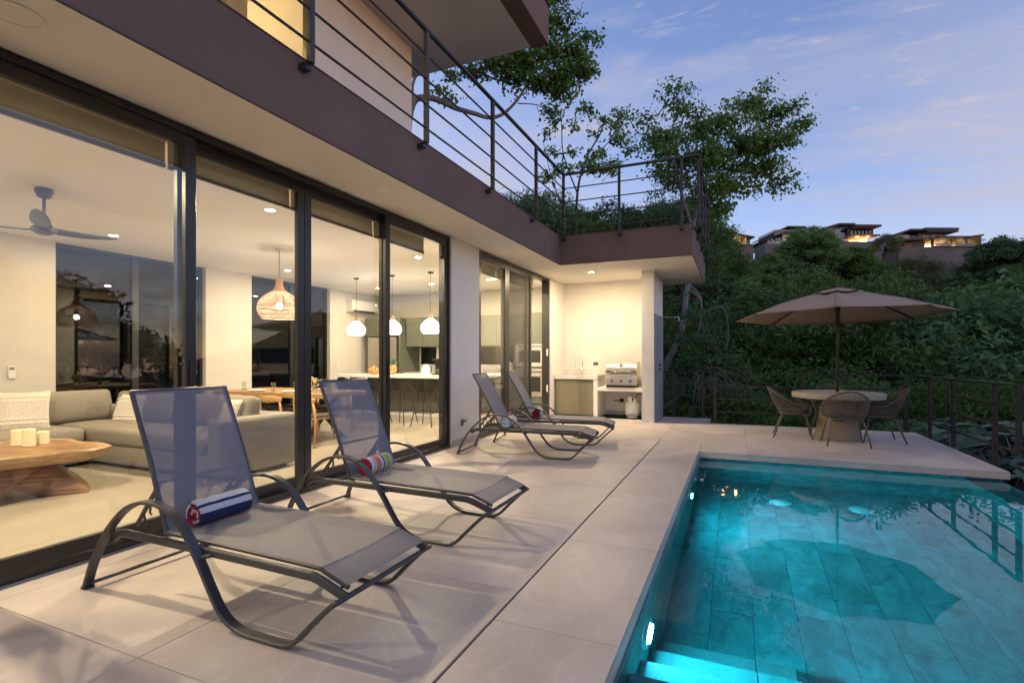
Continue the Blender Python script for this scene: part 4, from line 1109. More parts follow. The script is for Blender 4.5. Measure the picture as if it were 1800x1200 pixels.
for (xa, xb) in ((-7.75,-6.55),(-6.5,-5.2)):
    o = rbox('back_cushion', (xa+6.4,xb+6.4,-0.09,0.09,-0.20,0.20), M['sofa'], so, 0.06, 0.06); o.location = (0.8,0.57,0.65); o.rotation_euler = (-0.25,0,0)
for x, y in ((-8.25,0.4),(-7.3,0.4),(-8.25,4.65),(-5.05,3.8),(-5.05,4.65),(-7.3,3.8)):
    b = MB(); b.box(x+7.2-0.03,x+7.2+0.03,y-3.8-0.03,y-3.8+0.03,0,0.039); b.build('foot', M['blackpl'], so)
def pillow(label, loc, rot, s=0.48, m='pillow', tassel=True, band=True):
    t = thing('throw_pillow', label, 'cushion', loc, 0, 'woven throw pillows on the sofa'); t.rotation_euler = rot
    b = MB()
    for sg in (1, -1):
        def fp(a, c, sg=sg):
            u, v = 2*a-1, 2*c-1
            h = 0.085*((1-u**4)*(1-v**4))**0.6
            kx = 1-0.06*(1-abs(v)**2)*abs(u)**3; 
            return (u*s/2*(1-0.07*(1-v*v)*abs(u)), sg*h, v*s/2*(1-0.07*(1-u*u)*abs(v)))
        b.grid(fp, 14, 14)
    b.build('cover', M[m], t, smooth=True)
    if band:
        b = MB()
        for zz_ in (-0.30,-0.20,0.22,0.32):                # raised woven bands
            for k in range(22):
                u = -0.86+1.72*k/21; h = 0.085*((1-u**4)*(1-(zz_*2)**4))**0.6
                b.box(u*s/2-0.008, u*s/2+0.008, -h-0.006, -h+0.003, zz_*s-0.010+0.006*(k % 2), zz_*s+0.010+0.006*(k % 2))
        for r_ in range(9):
            for k in range(18):
                u = -0.80+1.60*k/17; v = -0.34+0.085*r_
                h = 0.085*((1-u**4)*(1-v**4))**0.6
                b.box(u*s/2-0.011,u*s/2+0.005,-h-0.005,-h+0.003,v*s/2-0.006+0.008*(k%2),v*s/2+0.004+0.008*(k%2))
        o = b.build('woven_band', M['wax'] if False else M['cream'], t); o['kind'] = 'stuff'
    if tassel:
        b = MB()
        for sx in (-1,1):
            b.tube([(sx*s*0.47,0,-s*0.47),(sx*s*0.52,0,-s*0.52),(sx*s*0.56,-0.02,-s*0.60)], [0.008,0.016,0.022], 8)
        b.build('tassel', M['pillow'], t, smooth=True)
pillow('woven cushion with zigzag bands on the left sofa seat behind the candles', (-7.72, 3.28, 0.66), (-0.38,0,PI/2-0.45), 0.52)
pillow('cushion half hidden behind the nearest lounger back', (-7.22, 4.20, 0.62), (-0.35,0,0.25), 0.44)
pillow('small cushion leaning by the sofa arm', (-5.45, 4.25, 0.63), (-0.35,0,-0.35), 0.40, band=False)

ct = thing('coffee_table', 'live edge wooden coffee table on splayed slab legs', 'coffee table', (-6.2, 2.3, 0))
out = [(-5.70,3.06),(-5.80,3.19),(-6.0,3.21),(-6.28,3.18),(-6.55,3.22),(-6.82,3.16),(-7.0,2.9),(-7.03,2.5),(-6.95,2.0),(-7.0,1.4),(-6.9,1.0),(-6.5,0.85),(-6.0,0.9),(-5.72,1.1),(-5.66,1.5),(-5.74,1.9),(-5.80,2.2),(-5.82,2.45),(-5.76,2.7),(-5.68,2.9)]
def smooth_closed(P, n=5):
    r = []; N = len(P)
    for i in range(N):
        p0,p1,p2,p3 = [Vector(P[(i+k-1) % N]+(0,)) for k in range(4)]
        for k in range(n):
            t = k/n; q = 0.5*((2*p1)+(-p0+p2)*t+(2*p0-5*p1+4*p2-p3)*t*t+(-p0+3*p1-3*p2+p3)*t**3); r.append((q.x,q.y))
    return r
ol = smooth_closed(out)
cx_, cy_ = -6.35, 2.05
def ring(sc, z, dz=0.0): return [((cx_+(x-cx_)*sc)+6.2, (cy_+(y-cy_)*sc)-2.3, z+dz*math.sin(i*0.7)) for i, (x, y) in enumerate(ol)]
rings = [ring(0.86,0.315), ring(0.93,0.325,0.006), ring(0.985,0.37,0.004), ring(1.0,0.415,0.004), ring(0.975,0.435,0.003), ring(0.94,0.425,0.002)]
b = MB(); n_ = len(ol); vs = [p for r_ in rings for p in r_]
b.add(vs, [(j*n_+i, j*n_+(i+1)%n_, (j+1)*n_+(i+1)%n_, (j+1)*n_+i) for j in range(len(rings)-1) for i in range(n_)])
b.f.append(tuple(range(n_-1,-1,-1))); b.m.append(0)
b.build('table_top', M['wood'], ct, smooth=False)
b = MB(); r0 = ring(0.938,0.4255); r1 = ring(0.3,0.422)
b.add(r0+r1, [(i,(i+1)%n_,n_+(i+1)%n_,n_+i) for i in range(n_)]); b.f.append(tuple(range(n_,2*n_))); b.m.append(0)
b.build('inlay', M['wooddk'], ct)
def slableg(pts0, pts1, z0, z1):
    b = MB(); n = len(pts0); nz = 8
    for k in range(nz+1):
        f = k/nz; g_ = f**1.4
        for p, q in zip(pts0, pts1):
            b.v.append((p[0]+(q[0]-p[0])*g_+6.2, p[1]+(q[1]-p[1])*g_-2.3, z0+(z1-z0)*f))
    for k in range(nz):
        for i in range(n): b.f.append((k*n+i,k*n+(i+1)%n,(k+1)*n+(i+1)%n,(k+1)*n+i)); b.m.append(0)
    b.f.append(tuple(range(n-1,-1,-1))); b.m.append(0); b.f.append(tuple(nz*n+i for i in range(n))); b.m.append(0)
    b.build('slab_leg', M['wooddk'], ct, smooth=False)
slableg([(-5.74,2.95),(-5.98,2.66),(-6.06,2.70),(-6.06,2.98),(-5.95,3.08)], [(-6.05,2.75),(-6.25,1.95),(-6.45,1.95),(-6.5,2.6),(-6.25,2.85)], 0.0, 0.32)
slableg([(-5.92,2.32),(-5.86,1.9),(-6.2,1.8),(-6.3,2.1),(-6.2,2.35)], [(-5.98,2.75),(-6.05,1.9),(-6.5,1.9),(-6.5,2.4),(-6.3,2.6)], 0.0, 0.319)
slableg([(-5.9,1.2),(-6.3,1.1),(-6.5,1.3),(-6.2,1.5)], [(-6.0,1.9),(-6.5,1.7),(-6.6,2.2),(-6.2,2.3)], 0.0, 0.318)
for (x, y, r, h, lab) in ((-6.45,2.80,0.052,0.17,'tallest ivory candle in front on the coffee table'),(-6.62,2.78,0.05,0.155,'ivory candle behind the tallest on the coffee table'),(-6.50,2.935,0.05,0.125,'short ivory candle right of the tallest on the coffee table')):
    t = thing('candle', lab, 'candle', (x, y, 0.427), 0, 'ivory pillar candles')
    b = MB(); b.lathe([(0.001,0),(r,0),(r,h-0.006),(r-0.006,h),(r*0.5,h-0.006),(0.001,h-0.008)], 22); b.build('wax', M['wax'], t, smooth=False)
    b = MB(); b.tube([(0,0,h-0.008),(0.004,0,h+0.02)], 0.003, 6); b.build('wick', M['wax'], t)
b = MB(); b.lathe([(0.001,0.012),(0.045,0.014),(0.06,0.035),(0.064,0.035),(0.05,0.004),(0.001,0)], 22); o = b.build('small_dish', M['white'], smooth=True); o.location = (-6.28,2.42,0.427); tag(o, 'small white dish on the coffee table', 'dish')

fn = thing('ceiling_fan', 'grey three blade ceiling fan in the living room', 'ceiling fan', (-6.58, 2.98, 2.62))
b = MB(); b.lathe([(0.075,0.428),(0.078,0.40),(0.055,0.34),(0.02,0.33)], 20); b.build('canopy', M['fan'], fn, smooth=True)
b = MB(); b.tube([(0,0,0.08),(0,0,0.34)], 0.014, 10); b.build('rod', M['fan'], fn, smooth=True)
b = MB(); b.lathe([(0.001,-0.04),(0.05,-0.045),(0.10,-0.02),(0.11,0.02),(0.07,0.05),(0.04,0.08),(0.02,0.09)], 24); b.build('motor', M['fan'], fn, smooth=True)
for k, a in enumerate((math.radians(-28), math.radians(92), math.radians(212))):
    def fbld(u, v):
        r = 0.06+0.64*u; w_ = (0.05+0.11*math.sin(PI*min(1,u*0.9+0.08))**0.8)*(1 if u < 0.93 else 1-((u-0.93)/0.07)**2*0.65)
        return (r, (v-0.5)*w_, 0.015+0.03*(0.5-v)*(1.2-u)+0.05*u*u)
    b = MB(); b.grid(fbld, 18, 6); o = b.build('blade', M['fan'], fn, smooth=True, fix=False); o.rotation_euler = (0,0,a)
    md = o.modifiers.new('t','SOLIDIFY'); md.thickness = 0.012

# wall controls
th_ = thing('thermostat', 'small white thermostat with dark display on the cream wall', 'thermostat', (-9.399, 3.88, 1.10), PI/2)
b = MB(); b.box(-0.04,0.04,-0.025,0,-0.09,0.09); b.build('housing', M['white'], th_, bevel=0.005, seg=2)
b = MB(); b.box(-0.028,0.028,-0.0265,-0.0255,0.03,0.07); b.build('display', M['plate'], th_)
outlet('white switch plate beside the thermostat', (-9.399, 3.62, 1.03), PI/2, 0.12, 0.12, 'white')
outlet('white switch plate on the wall below the air conditioner', (-9.399, 10.43, 1.06), PI/2, 0.08, 0.12, 'white')
ac = thing('air_conditioner', 'white split air conditioner high on the wall', 'air conditioner', (-9.399, 11.22, 2.68), PI/2)
b = MB(); b.prism([(0,-0.15),(-0.16,-0.15),(-0.21,-0.10),(-0.22,0.12),(-0.18,0.16),(0,0.16)], 'x', -0.52, 0.52); b.build('housing', M['white'], ac, bevel=0.012, seg=2)
b = MB(); b.box(-0.42,0.42,-0.205,-0.15,-0.158,-0.120); b.build('air_slot', M['blackpl'], ac)
b = MB(); b.disc((0.43,-0.221,0.08), 0.016, 14, 'y'); b.build('indicator', emit('ac_light', (1,1,1), 2.0), ac)

# ------------------------------------------------------------------ dining area
dt = thing('dining_table', 'long live edge wooden dining table on dark steel legs', 'dining table', (-6.8, 6.42, 0))
edge = [(-5.66,5.90),(-5.62,6.3),(-5.70,6.6),(-5.66,6.95),(-6.1,7.0),(-6.7,6.93),(-7.3,7.0),(-7.95,6.95),(-7.97,6.4),(-7.95,5.88),(-7.4,5.84),(-6.8,5.92),(-6.2,5.84)]
eo = smooth_closed(edge, 4)
b = MB(); b.prism([(x+6.8, y-6.42) for x, y in eo], 'z', 0.695, 0.76); b.build('table_top', M['wood'], dt)
for sx in (-0.75, 0.72):
    b = MB()
    b.bar([(sx,-0.40,0.0),(sx,0.30,0.69)], 0.09, 0.05, (1,0,0)); b.bar([(sx+0.001,0.40,0.0),(sx+0.001,-0.30,0.692)], 0.088, 0.05, (1,0,0)); b.build('crossed_leg', M['alu'], dt)
def dchair(label, group):
    t = thing('dining_chair', label, 'chair', group=group)   # faces +y
    for sx in (-1,1):
        b = MB(); b.tube([(0.235*sx,0.22,0.0),(0.225*sx,0.20,0.43)], [0.012,0.021], 8); b.build('leg', M['oak'], t, smooth=True)
        b = MB(); b.tube([(0.235*sx,-0.24,0.0),(0.215*sx,-0.20,0.42),(0.205*sx,-0.24,0.66)], [0.012,0.021,0.017], 8); b.build('leg', M['oak'], t, smooth=True)
    b = MB(); b.box(-0.22,0.22,-0.20,0.20,0.40,0.43); b.build('seat_frame', M['oak'], t, bevel=0.006, seg=1)
    rbox('seat', (-0.235,0.235,-0.21,0.22,0.431,0.475), M['cush'], t, 0.018, 0.0)
    def fb(a, c):
        an = (a-0.5)*2.0; w_ = 0.055*(1-0.5*abs(2*a-1)**2)
        return (0.30*math.sin(an*0.9), -0.28+0.12*(1-math.cos(an)), 0.685+(c-0.5)*2*w_)
    b = MB(); b.grid(fb, 18, 3); o = b.build('backrest', M['oak'], t, smooth=True, fix=False); md = o.modifiers.new('t','SOLIDIFY'); md.thickness = 0.026; md.offset = 0
    return t
DG = 'oak chairs round the dining table'
d1 = dchair('oak dining chair with dark seat behind the sofa arm', DG); d1.location = (-6.45, 5.92, 0)
dup(d1, (-7.20, 5.90, 0), 0.05, 'oak dining chair seen just above the sofa back cushion', DG)
dup(d1, (-5.78, 5.95, 0), -0.1, 'oak dining chair behind the dark door stile', DG)
dup(d1, (-6.40, 6.95, 0), PI, 'oak dining chair on the far side of the table, middle', DG)
dup(d1, (-7.15, 6.95, 0), PI, 'oak dining chair on the far side near the window', DG)
M['clear'] = glass('drinking_glass', (0.93,0.94,0.93), 1.5, facmul=1.6)
def tumbler(label, x, y):
    t = thing('drinking_glass', label, 'glass', (x, y, 0.761), 0, 'tall tumblers on the dining table')
    b = MB(); b.lathe([(0.030,0.0),(0.036,0.15),(0.0345,0.15),(0.029,0.012),(0.001,0.012)], 18); b.build('wall', M['clear'], t, smooth=True, fix=False)
for x, y, l in ((-7.52,6.12,'tumbler nearest the sofa end of the dining table'),(-6.78,6.05,'tumbler left of the pair before the dark window'),(-6.62,6.35,'tumbler behind the place mat near the flowers'),(-5.95,6.1,'tumbler at the table end by the door stile'),(-5.86,6.3,'tumbler beside the dark candlestick')): tumbler(l, x, y)
def plate(label, x, y):
    b = MB(); b.lathe([(0.001,0.010),(0.09,0.010),(0.135,0.022),(0.14,0.020),(0.10,0.002),(0.001,0.0)], 24); o = b.build('dinner_plate', M['white'], smooth=True); o.location = (x, y, 0.763); tag(o, label, 'plate', 'white plates on the dining table')
plate('white plate before the first dining chair', -7.18, 6.08); plate('white plate before the middle dining chair', -6.42, 6.08); plate('white plate near the far end of the dining table', -6.4, 6.75)
# flowers
fl = thing('flower_vase', 'small glass vase of cream flowers on the dining table', 'flowers', (-6.32, 6.40, 0.761))
b = MB(); b.lathe([(0.04,0),(0.045,0.09),(0.043,0.09),(0.038,0.008),(0.001,0.008)], 18); b.build('vase', M['clear'], fl, smooth=True, fix=False)
M['petal'] = pm('cream_petals', (0.78,0.68,0.44), 0.8, var=0.12, scale=30)
r2 = random.Random(3)
for k in range(9):
    a = r2.uniform(0, 2*PI); rr_ = r2.uniform(0.02,0.19); c = Vector((rr_*math.cos(a)*1.3, rr_*math.sin(a)*0.7, 0.12+r2.uniform(0,0.12)))
    b = MB()
    for q in range(16):
        th2, ph = r2.uniform(0,2*PI), r2.uniform(0.1,1.5); d = Vector((math.cos(th2)*math.sin(ph), math.sin(th2)*math.sin(ph), math.cos(ph)))
        s1 = d.cross(Vector((0,0.2,1))).normalized(); tip = c+d*0.055
        b.add([c, c+d*0.03+s1*0.022, tip, c+d*0.03-s1*0.022], [(0,1,2,3)])
    b.tube([c, (0,0,0.03)], 0.003, 5); b.build('bloom', M['petal'], fl, fix=False)
cs = thing('candlestick', 'dark slim candlestick on the dining table end', 'candlestick', (-5.92, 6.22, 0.761))
b = MB(); b.lathe([(0.001,0),(0.05,0),(0.05,0.008),(0.006,0.015),(0.006,0.20),(0.09,0.205),(0.09,0.215),(0.001,0.215)], 20); b.build('stem', M['blackpl'], cs, smooth=False)
# rattan pendant: wooden neck and a woven bell of real strands
rp_ = thing('rattan_pendant', 'woven rattan pendant lamp with wooden neck over the dining table', 'pendant lamp', (-6.73, 6.12, 1.93))
prof = [(0.255,0.0),(0.285,0.035),(0.322,0.10),(0.328,0.17),(0.312,0.25),(0.265,0.32),(0.185,0.39),(0.09,0.45)]
def pr_r(z):
    return float(np.interp(z, [p[1] for p in prof], [p[0] for p in prof]))
b = MB()
NS = 46
for sgn in (1,-1):
    for i in range(NS):
        pts = []
        for k in range(13):
            z = 0.45*k/12; r_ = pr_r(z); a = 2*PI*i/NS+sgn*0.75*k/12+ (0.02 if sgn > 0 else 0)
            pts.append((r_*math.cos(a), r_*math.sin(a), z))
        b.tube(pts, 0.0034, 4, cap=False)
for z in (0.004, 0.05, 0.13, 0.20):
    b.tube([(pr_r(z)*math.cos(2*PI*i/36), pr_r(z)*math.sin(2*PI*i/36), z) for i in range(37)], 0.006, 5, cap=False)
o = b.build('woven_shade', M['rattan'], rp_, fix=False); o['kind'] = 'stuff'
b = MB(); b.lathe([(0.095,0.44),(0.085,0.47),(0.06,0.52),(0.05,0.59),(0.048,0.64),(0.001,0.645)], 24); b.build('neck', M['lampwood'], rp_, smooth=True)
b = MB(); b.tube([(0,0,0.64),(0,0,1.10)], 0.005, 6); b.build('cord', M['blackpl'], rp_)
b = MB(); b.lathe([(0.001,1.09),(0.06,1.09),(0.062,1.119)], 20); b.build('canopy', M['lampring'], rp_, smooth=True)
M['hot'] = emit('bulb_hot', (1.0,0.86,0.66), 160)
b = MB(); b.ball((0,0,0.20), 0.045, 14); b.build('bulb', M['hot'], rp_, smooth=True)
lamp('POINT', 'bulb_light', (0,0,0.20), 8, (1.0,0.84,0.60), 0.05, parent=rp_)

# ------------------------------------------------------------------ kitchen
ki = thing('kitchen_island', 'kitchen island with pale stone top and dark front', 'kitchen island', (-6.7, 9.9, 0))
b = MB(); b.box(-1.75,1.75,-0.60,0.62,0.865,0.925); b.build('counter_top', M['marble'], ki, bevel=0.003, seg=1)
M['islandf'] = pm('island_front', (0.085,0.080,0.062), 0.6, var=0.1, scale=3)
b = MB(); b.box(-1.72,1.72,-0.18,0.60,0.10,0.864); b.build('body', M['islandf'], ki)
b = MB(); b.box(-1.70,1.70,-0.16,0.58,0.0,0.099); b.build('plinth', M['white'], ki)
def stool(label, group):
    t = thing('bar_stool', label, 'bar stool', group=group)   # faces +y (to the island)
    def fs(a, c):
        an = PI+ a*PI; r_ = 0.20+0.05*c
        return (r_*math.cos(an)*1.12, 0.05+r_*math.sin(an), 0.66+ (0.02+0.24*(math.sin(a*PI)**1.3))*c)
    b = MB(); b.grid(fs, 20, 6); b.build('shell', M['blackpl'], t, smooth=True, fix=False)
    b = MB(); b.lathe([(0.001,0.64),(0.15,0.642),(0.205,0.66),(0.20,0.675),(0.001,0.668)], 24, (0,0.05,0)); b.build('seat', M['blackpl'], t, smooth=True)
    for sx in (-1,1):
        for sy in (-1,1):
            b = MB(); b.tube([(0.12*sx,0.05+0.10*sy,0.645),(0.23*sx,0.05+0.22*sy,0.0)], 0.010, 7); b.build('leg', M['blackpl'], t, smooth=True)
    q = [(0.187*sx, 0.05+0.175*sy, 0.26) for sx, sy in ((-1,-1),(1,-1),(1,1),(-1,1),(-1,-1))]
    b = MB(); b.tube(q, 0.008, 6); b.build('foot_ring', M['blackpl'], t)
    return t
SGp = 'dark bar stools at the kitchen island'
s1 = stool('dark bar stool just right of the second lounger back', SGp); s1.location = (-6.66, 8.40, 0)
dup(s1, (-7.32, 8.40, 0), 0.05, 'dark bar stool farthest from the glass, above the second lounger back', SGp)
dup(s1, (-6.05, 8.42, 0), -0.06, 'dark bar stool half hidden by the door stile with the handle', SGp)
dup(s1, (-5.45, 8.40, 0), 0.03, 'dark bar stool nearest the cream column', SGp)
# tall fridge block, wall cabinets, window strip, ovens
kb = thing('kitchen_cabinets', 'sage green kitchen cabinets along the end wall', 'cabinets', (-7.0, 12.0, 0))
def kp(name, q, m, **k):
    b = MB(); b.box(q[0]+7.0,q[1]+7.0,q[2]-12.0,q[3]-12.0,q[4],q[5]); return b.build(name, M[m], kb, **k)
kp('bridge_cabinet', (-9.20,-8.06,11.22,12.10,1.88,2.36), 'olive')
kp('side_panel', (-8.10,-8.05,11.21,12.10,0,1.879), 'olive')
for i in range(6):
    xa = -8.04+0.53*i
    kp('cabinet_door', (xa+0.003,xa+0.527,11.45,11.47,1.60,2.36), 'olive', bevel=0.002, seg=1)
kp('cabinet_box', (-8.04,-4.87,11.472,12.10,1.60,2.36), 'olive')
for i in range(6):
    xa = -8.04+0.53*i
    kp('cabinet_door', (xa+0.003,xa+0.527,11.37,11.39,0.10,0.86), 'olive', bevel=0.002, seg=1)
kp('cabinet_box', (-8.04,-4.87,11.392,12.10,0.10,0.86), 'olive')
kp('counter_top', (-8.04,-4.87,11.34,12.10,0.861,0.921), 'marble')
kp('splash_back', (-8.04,-4.87,12.085,12.10,0.922,1.12), 'marble')
kp('oven_housing', (-4.86,-4.05,11.30,12.10,0,2.36), 'olive')
b = MB(); b.box(-8.0,-4.9,12.105,12.118,1.13,1.59); ks = b.build('pane', M['tint'], kb); ks.location = (7.0,-12.0,0)
b = MB()
for x in (-7.45,-6.2): b.box(x-0.05,x+0.05,12.09,12.104,1.121,1.599)
ks = b.build('mullion', M['white'], kb); ks.location = (7.0,-12.0,0)
fr_ = thing('refrigerator', 'stainless two door refrigerator under a sage cabinet', 'refrigerator', (-8.66, 11.66, 0))
b = MB(); b.box(-0.46,0.46,-0.36,0.42,0.03,1.85); b.build('body', M['plate'], fr_)
M['fridge'] = pm('fridge_steel', (0.42,0.39,0.34), 0.38, metal=0.6, var=0.04, scale=2, stretch=(1,1,30))
b = MB(); b.box(-0.46,-0.003,-0.43,-0.361,0.75,1.85); b.build('door', M['fridge'], fr_, bevel=0.006, seg=1)
b = MB(); b.box(0.003,0.46,-0.43,-0.361,0.75,1.85); b.build('door', M['fridge'], fr_, bevel=0.006, seg=1)
b = MB(); b.box(-0.46,0.46,-0.43,-0.361,0.06,0.744); b.build('drawer', M['fridge'], fr_, bevel=0.006, seg=1)
for x in (-0.05,0.05):
    b = MB(); b.tube([(x,-0.43,0.95),(x,-0.48,0.97),(x,-0.48,1.66),(x,-0.43,1.68)], 0.012, 8); b.build('handle', M['stainless'], fr_, smooth=True)
def oven(label, z0, z1, cat):
    t = thing(cat.replace(' ','_'), label, cat, (-4.45, 11.298, z0))
    h = z1-z0
    b = MB(); b.box(-0.36,0.36,-0.02,0,0,h); b.build('face', M['stainless'], t, bevel=0.003, seg=1)
    b = MB(); b.box(-0.27,0.27,-0.024,-0.0205,h*0.18,h*0.72); b.build('window', M['blackpl'], t)
    b = MB(); b.box(-0.30,0.30,-0.023,-0.0205,h*0.84,h*0.96); b.build('display', M['plate'], t)
    b = MB(); b.tube([(-0.28,-0.02,h*0.78),(-0.28,-0.06,h*0.78),(0.28,-0.06,h*0.78),(0.28,-0.02,h*0.78)], 0.011, 8); b.build('handle', M['stainless'], t, smooth=True)
oven('built in microwave above the oven in the kitchen', 1.10, 1.62, 'microwave')
oven('built in oven below the microwave in the kitchen', 0.40, 1.04, 'oven')
# pendants over the island
M['glow'] = emit('pendant_glow', (1.0,0.93,0.82), 3.6)
def kpend(x, y, label):
    t = thing('bell_pendant', label, 'pendant lamp', (x, y, 1.80), 0, 'glowing white pendants over the island')
    pf = [(0.155,0.0),(0.185,0.05),(0.20,0.10),(0.19,0.16),(0.15,0.225),(0.09,0.275),(0.055,0.30)]
    b = MB(); b.lathe(pf, 30); b.build('shade', M['glow'], t, smooth=True, fix=False)
    b = MB(); b.lathe([(0.056,0.30),(0.045,0.34),(0.03,0.40),(0.001,0.41)], 16); b.build('neck', M['lampwood'], t, smooth=True)
    b = MB(); b.tube([(0,0,0.40),(0,0,1.235)], 0.005, 6); b.build('cord', M['blackpl'], t)
    b = MB(); b.lathe([(0.001,1.22),(0.055,1.222),(0.06,1.249)], 18); b.build('canopy', M['blackpl'], t, smooth=True)
    b = MB()
    rr3 = random.Random(int(x*100))
    for k in range(46):                                   # stitched openwork of the shade
        z = rr3.uniform(0.03,0.27); a = rr3.uniform(0,2*PI); r_ = float(np.interp(z,[p[1] for p in pf],[p[0] for p in pf]))+0.0015
        b.tube([(r_*math.cos(a+d_*0.06), r_*math.sin(a+d_*0.06), z+d_*0.012) for d_ in (-1,0,1)], 0.0022, 4)
    o = b.build('openwork', M['rattan'], t); o['kind'] = 'stuff'
    lamp('POINT', 'bulb_light', (0,0,-0.03), 9, (1.0,0.86,0.66), 0.06, parent=t)
kpend(-7.66, 9.05, 'glowing bell pendant below the air conditioner'); kpend(-6.69, 9.03, 'glowing bell pendant half hidden behind the door stile'); kpend(-5.72, 9.0, 'glowing bell pendant next to the cream column')
# things on the island
def bowl(label, x, y, seed, r=0.13):
    t = thing('fruit_bowl', label, 'fruit bowl', (x, y, 0.926), 0, 'bowls of oranges on the island')
    b = MB(); b.lathe([(0.07,0),(0.10,0.05),(r,0.10),(r-0.01,0.10),(0.09,0.045),(0.001,0.01)], 22); b.build('bowl', M['lampwood'], t, smooth=True, fix=False)
    q = random.Random(seed)
    for k in range(7):
        a = 2*PI*k/6 if k < 6 else 0; rr_ = 0.075 if k < 6 else 0
        b = MB(); b.ball((rr_*math.cos(a), rr_*math.sin(a), 0.11+(0.045 if k == 6 else q.uniform(-0.005,0.01))), 0.042, 12); b.build('fruit', M['orange'] if q.random() < 0.65 else M['apple'], t, smooth=True)
M['orange'] = pm('orange_skin', (0.75,0.26,0.04), 0.5, var=0.1); M['apple'] = pm('apple_skin', (0.60,0.20,0.10), 0.4, var=0.3, scale=20)
bowl('larger bowl of oranges on the kitchen island', -7.64, 9.62, 1, 0.16); bowl('smaller bowl of oranges below the pineapple', -7.20, 9.62, 5, 0.13)
pn = thing('pineapple', 'pineapple with spiky green leaves behind the fruit bowls', 'pineapple', (-7.30, 9.90, 0.926))
b = MB(); b.ball((0,0,0.12), 0.085, 14, 1.4); b.build('fruit', M['lampwood'], pn, smooth=True)
M['spiky'] = leafmat('pineapple_leaf', (0.10,0.22,0.12), (0.25,0.42,0.30))
b = MB()
for k in range(26):
    a = k*2.4; e = 0.3+0.9*(k/26); L_ = 0.20
    d = Vector((math.cos(a)*math.cos(e), math.sin(a)*math.cos(e), math.sin(e))); s_ = d.cross(Vector((0,0,1))).normalized()*0.016
    p = Vector((0,0,0.22)); b.add([p-s_, p+s_, p+d*L_*0.6+s_*0.7, p+d*L_+Vector((0,0,-0.01)), p+d*L_*0.6-s_*0.7], [(0,1,2,3,4)])
b.build('leaves', M['spiky'], pn, fix=False)
kt = thing('white_kettle', 'white kettle on the island in front of the dark kitchen window', 'kettle', (-6.30, 9.75, 0.926))
b = MB(); b.lathe([(0.001,0),(0.085,0),(0.09,0.03),(0.07,0.20),(0.06,0.22),(0.001,0.235)], 20); b.build('body', M['white'], kt, smooth=True)
b = MB(); b.tube([(0.07,0,0.20),(0.13,0,0.18),(0.13,0,0.08),(0.085,0,0.05)], 0.011, 8); b.build('handle', M['blackpl'], kt, smooth=True)
b = MB(); b.lathe([(0.06,0),(0.06,0.16),(0.055,0.16),(0.05,0.01),(0.001,0.01)], 16); o = b.build('utensil_pot', M['white'], smooth=True); o.location = (-6.46, 9.9, 0.926); tag(o, 'white utensil pot beside the kettle', 'pot')
cf = thing('coffee_maker', 'black coffee maker on the island beside the kettle', 'coffee maker', (-6.13, 9.95, 0.926))
b = MB(); b.box(-0.09,0.09,-0.11,0.11,0,0.03); b.box(-0.09,0.09,0.02,0.11,0.031,0.30); b.box(-0.09,0.09,-0.11,0.11,0.301,0.36); b.build('body', M['blackpl'], cf, bevel=0.006, seg=1)
b = MB(); b.lathe([(0.05,0.032),(0.065,0.08),(0.05,0.15),(0.001,0.15)], 16, (0,-0.05,0)); b.build('jug', M['clear'], cf, smooth=True)
vs_ = thing('flower_jar', 'jar of eucalyptus and yellow blooms on the island', 'flowers', (-5.62, 9.70, 0.926))
b = MB(); b.lathe([(0.05,0),(0.06,0.10),(0.05,0.17),(0.047,0.17),(0.055,0.10),(0.001,0.01)], 18); b.build('jar', M['clear'], vs_, smooth=True, fix=False)
M['euca'] = leafmat('eucalyptus_leaf', (0.16,0.26,0.20), (0.36,0.46,0.40)); M['yellow'] = pm('yellow_petal', (0.80,0.45,0.03), 0.6)
b = MB(); q = random.Random(11)
for k in range(70):
    a = q.uniform(0,2*PI); r_ = q.uniform(0,0.15); c = Vector((r_*math.cos(a), r_*math.sin(a), 0.22+q.uniform(0,0.34)))
    d = Vector((q.uniform(-1,1),q.uniform(-1,1),q.uniform(-.3,1))).normalized(); s_ = d.cross(Vector((0.3,0.5,0.7))).normalized()*0.022
    b.add([c, c+d*0.03+s_, c+d*0.06, c+d*0.03-s_], [(0,1,2,3)])
for k in range(7):
    a = k*0.9; b.tube([(0,0,0.02),(0.08*math.cos(a),0.08*math.sin(a),0.45)], 0.003, 5)
b.build('sprigs', M['euca'], vs_, fix=False)
for k in range(4):
    b = MB(); b.ball((0.04+0.045*k-0.02, -0.08, 0.22+0.012*(k%2)), 0.03, 8); b.build('bloom', M['yellow'], vs_, smooth=True)
prt = thing('paper_towel_roll', 'white paper towel roll on the kitchen counter', 'paper towel', (-5.02, 11.52, 0.922))
b = MB(); b.lathe([(0.02,0.02),(0.062,0.02),(0.062,0.27),(0.02,0.27)], 22); b.build('roll', M['white'], prt, smooth=False)
b = MB(); b.lathe([(0.001,0),(0.08,0),(0.08,0.012),(0.008,0.015),(0.008,0.30),(0.001,0.30)], 18); b.build('holder', M['blackpl'], prt)
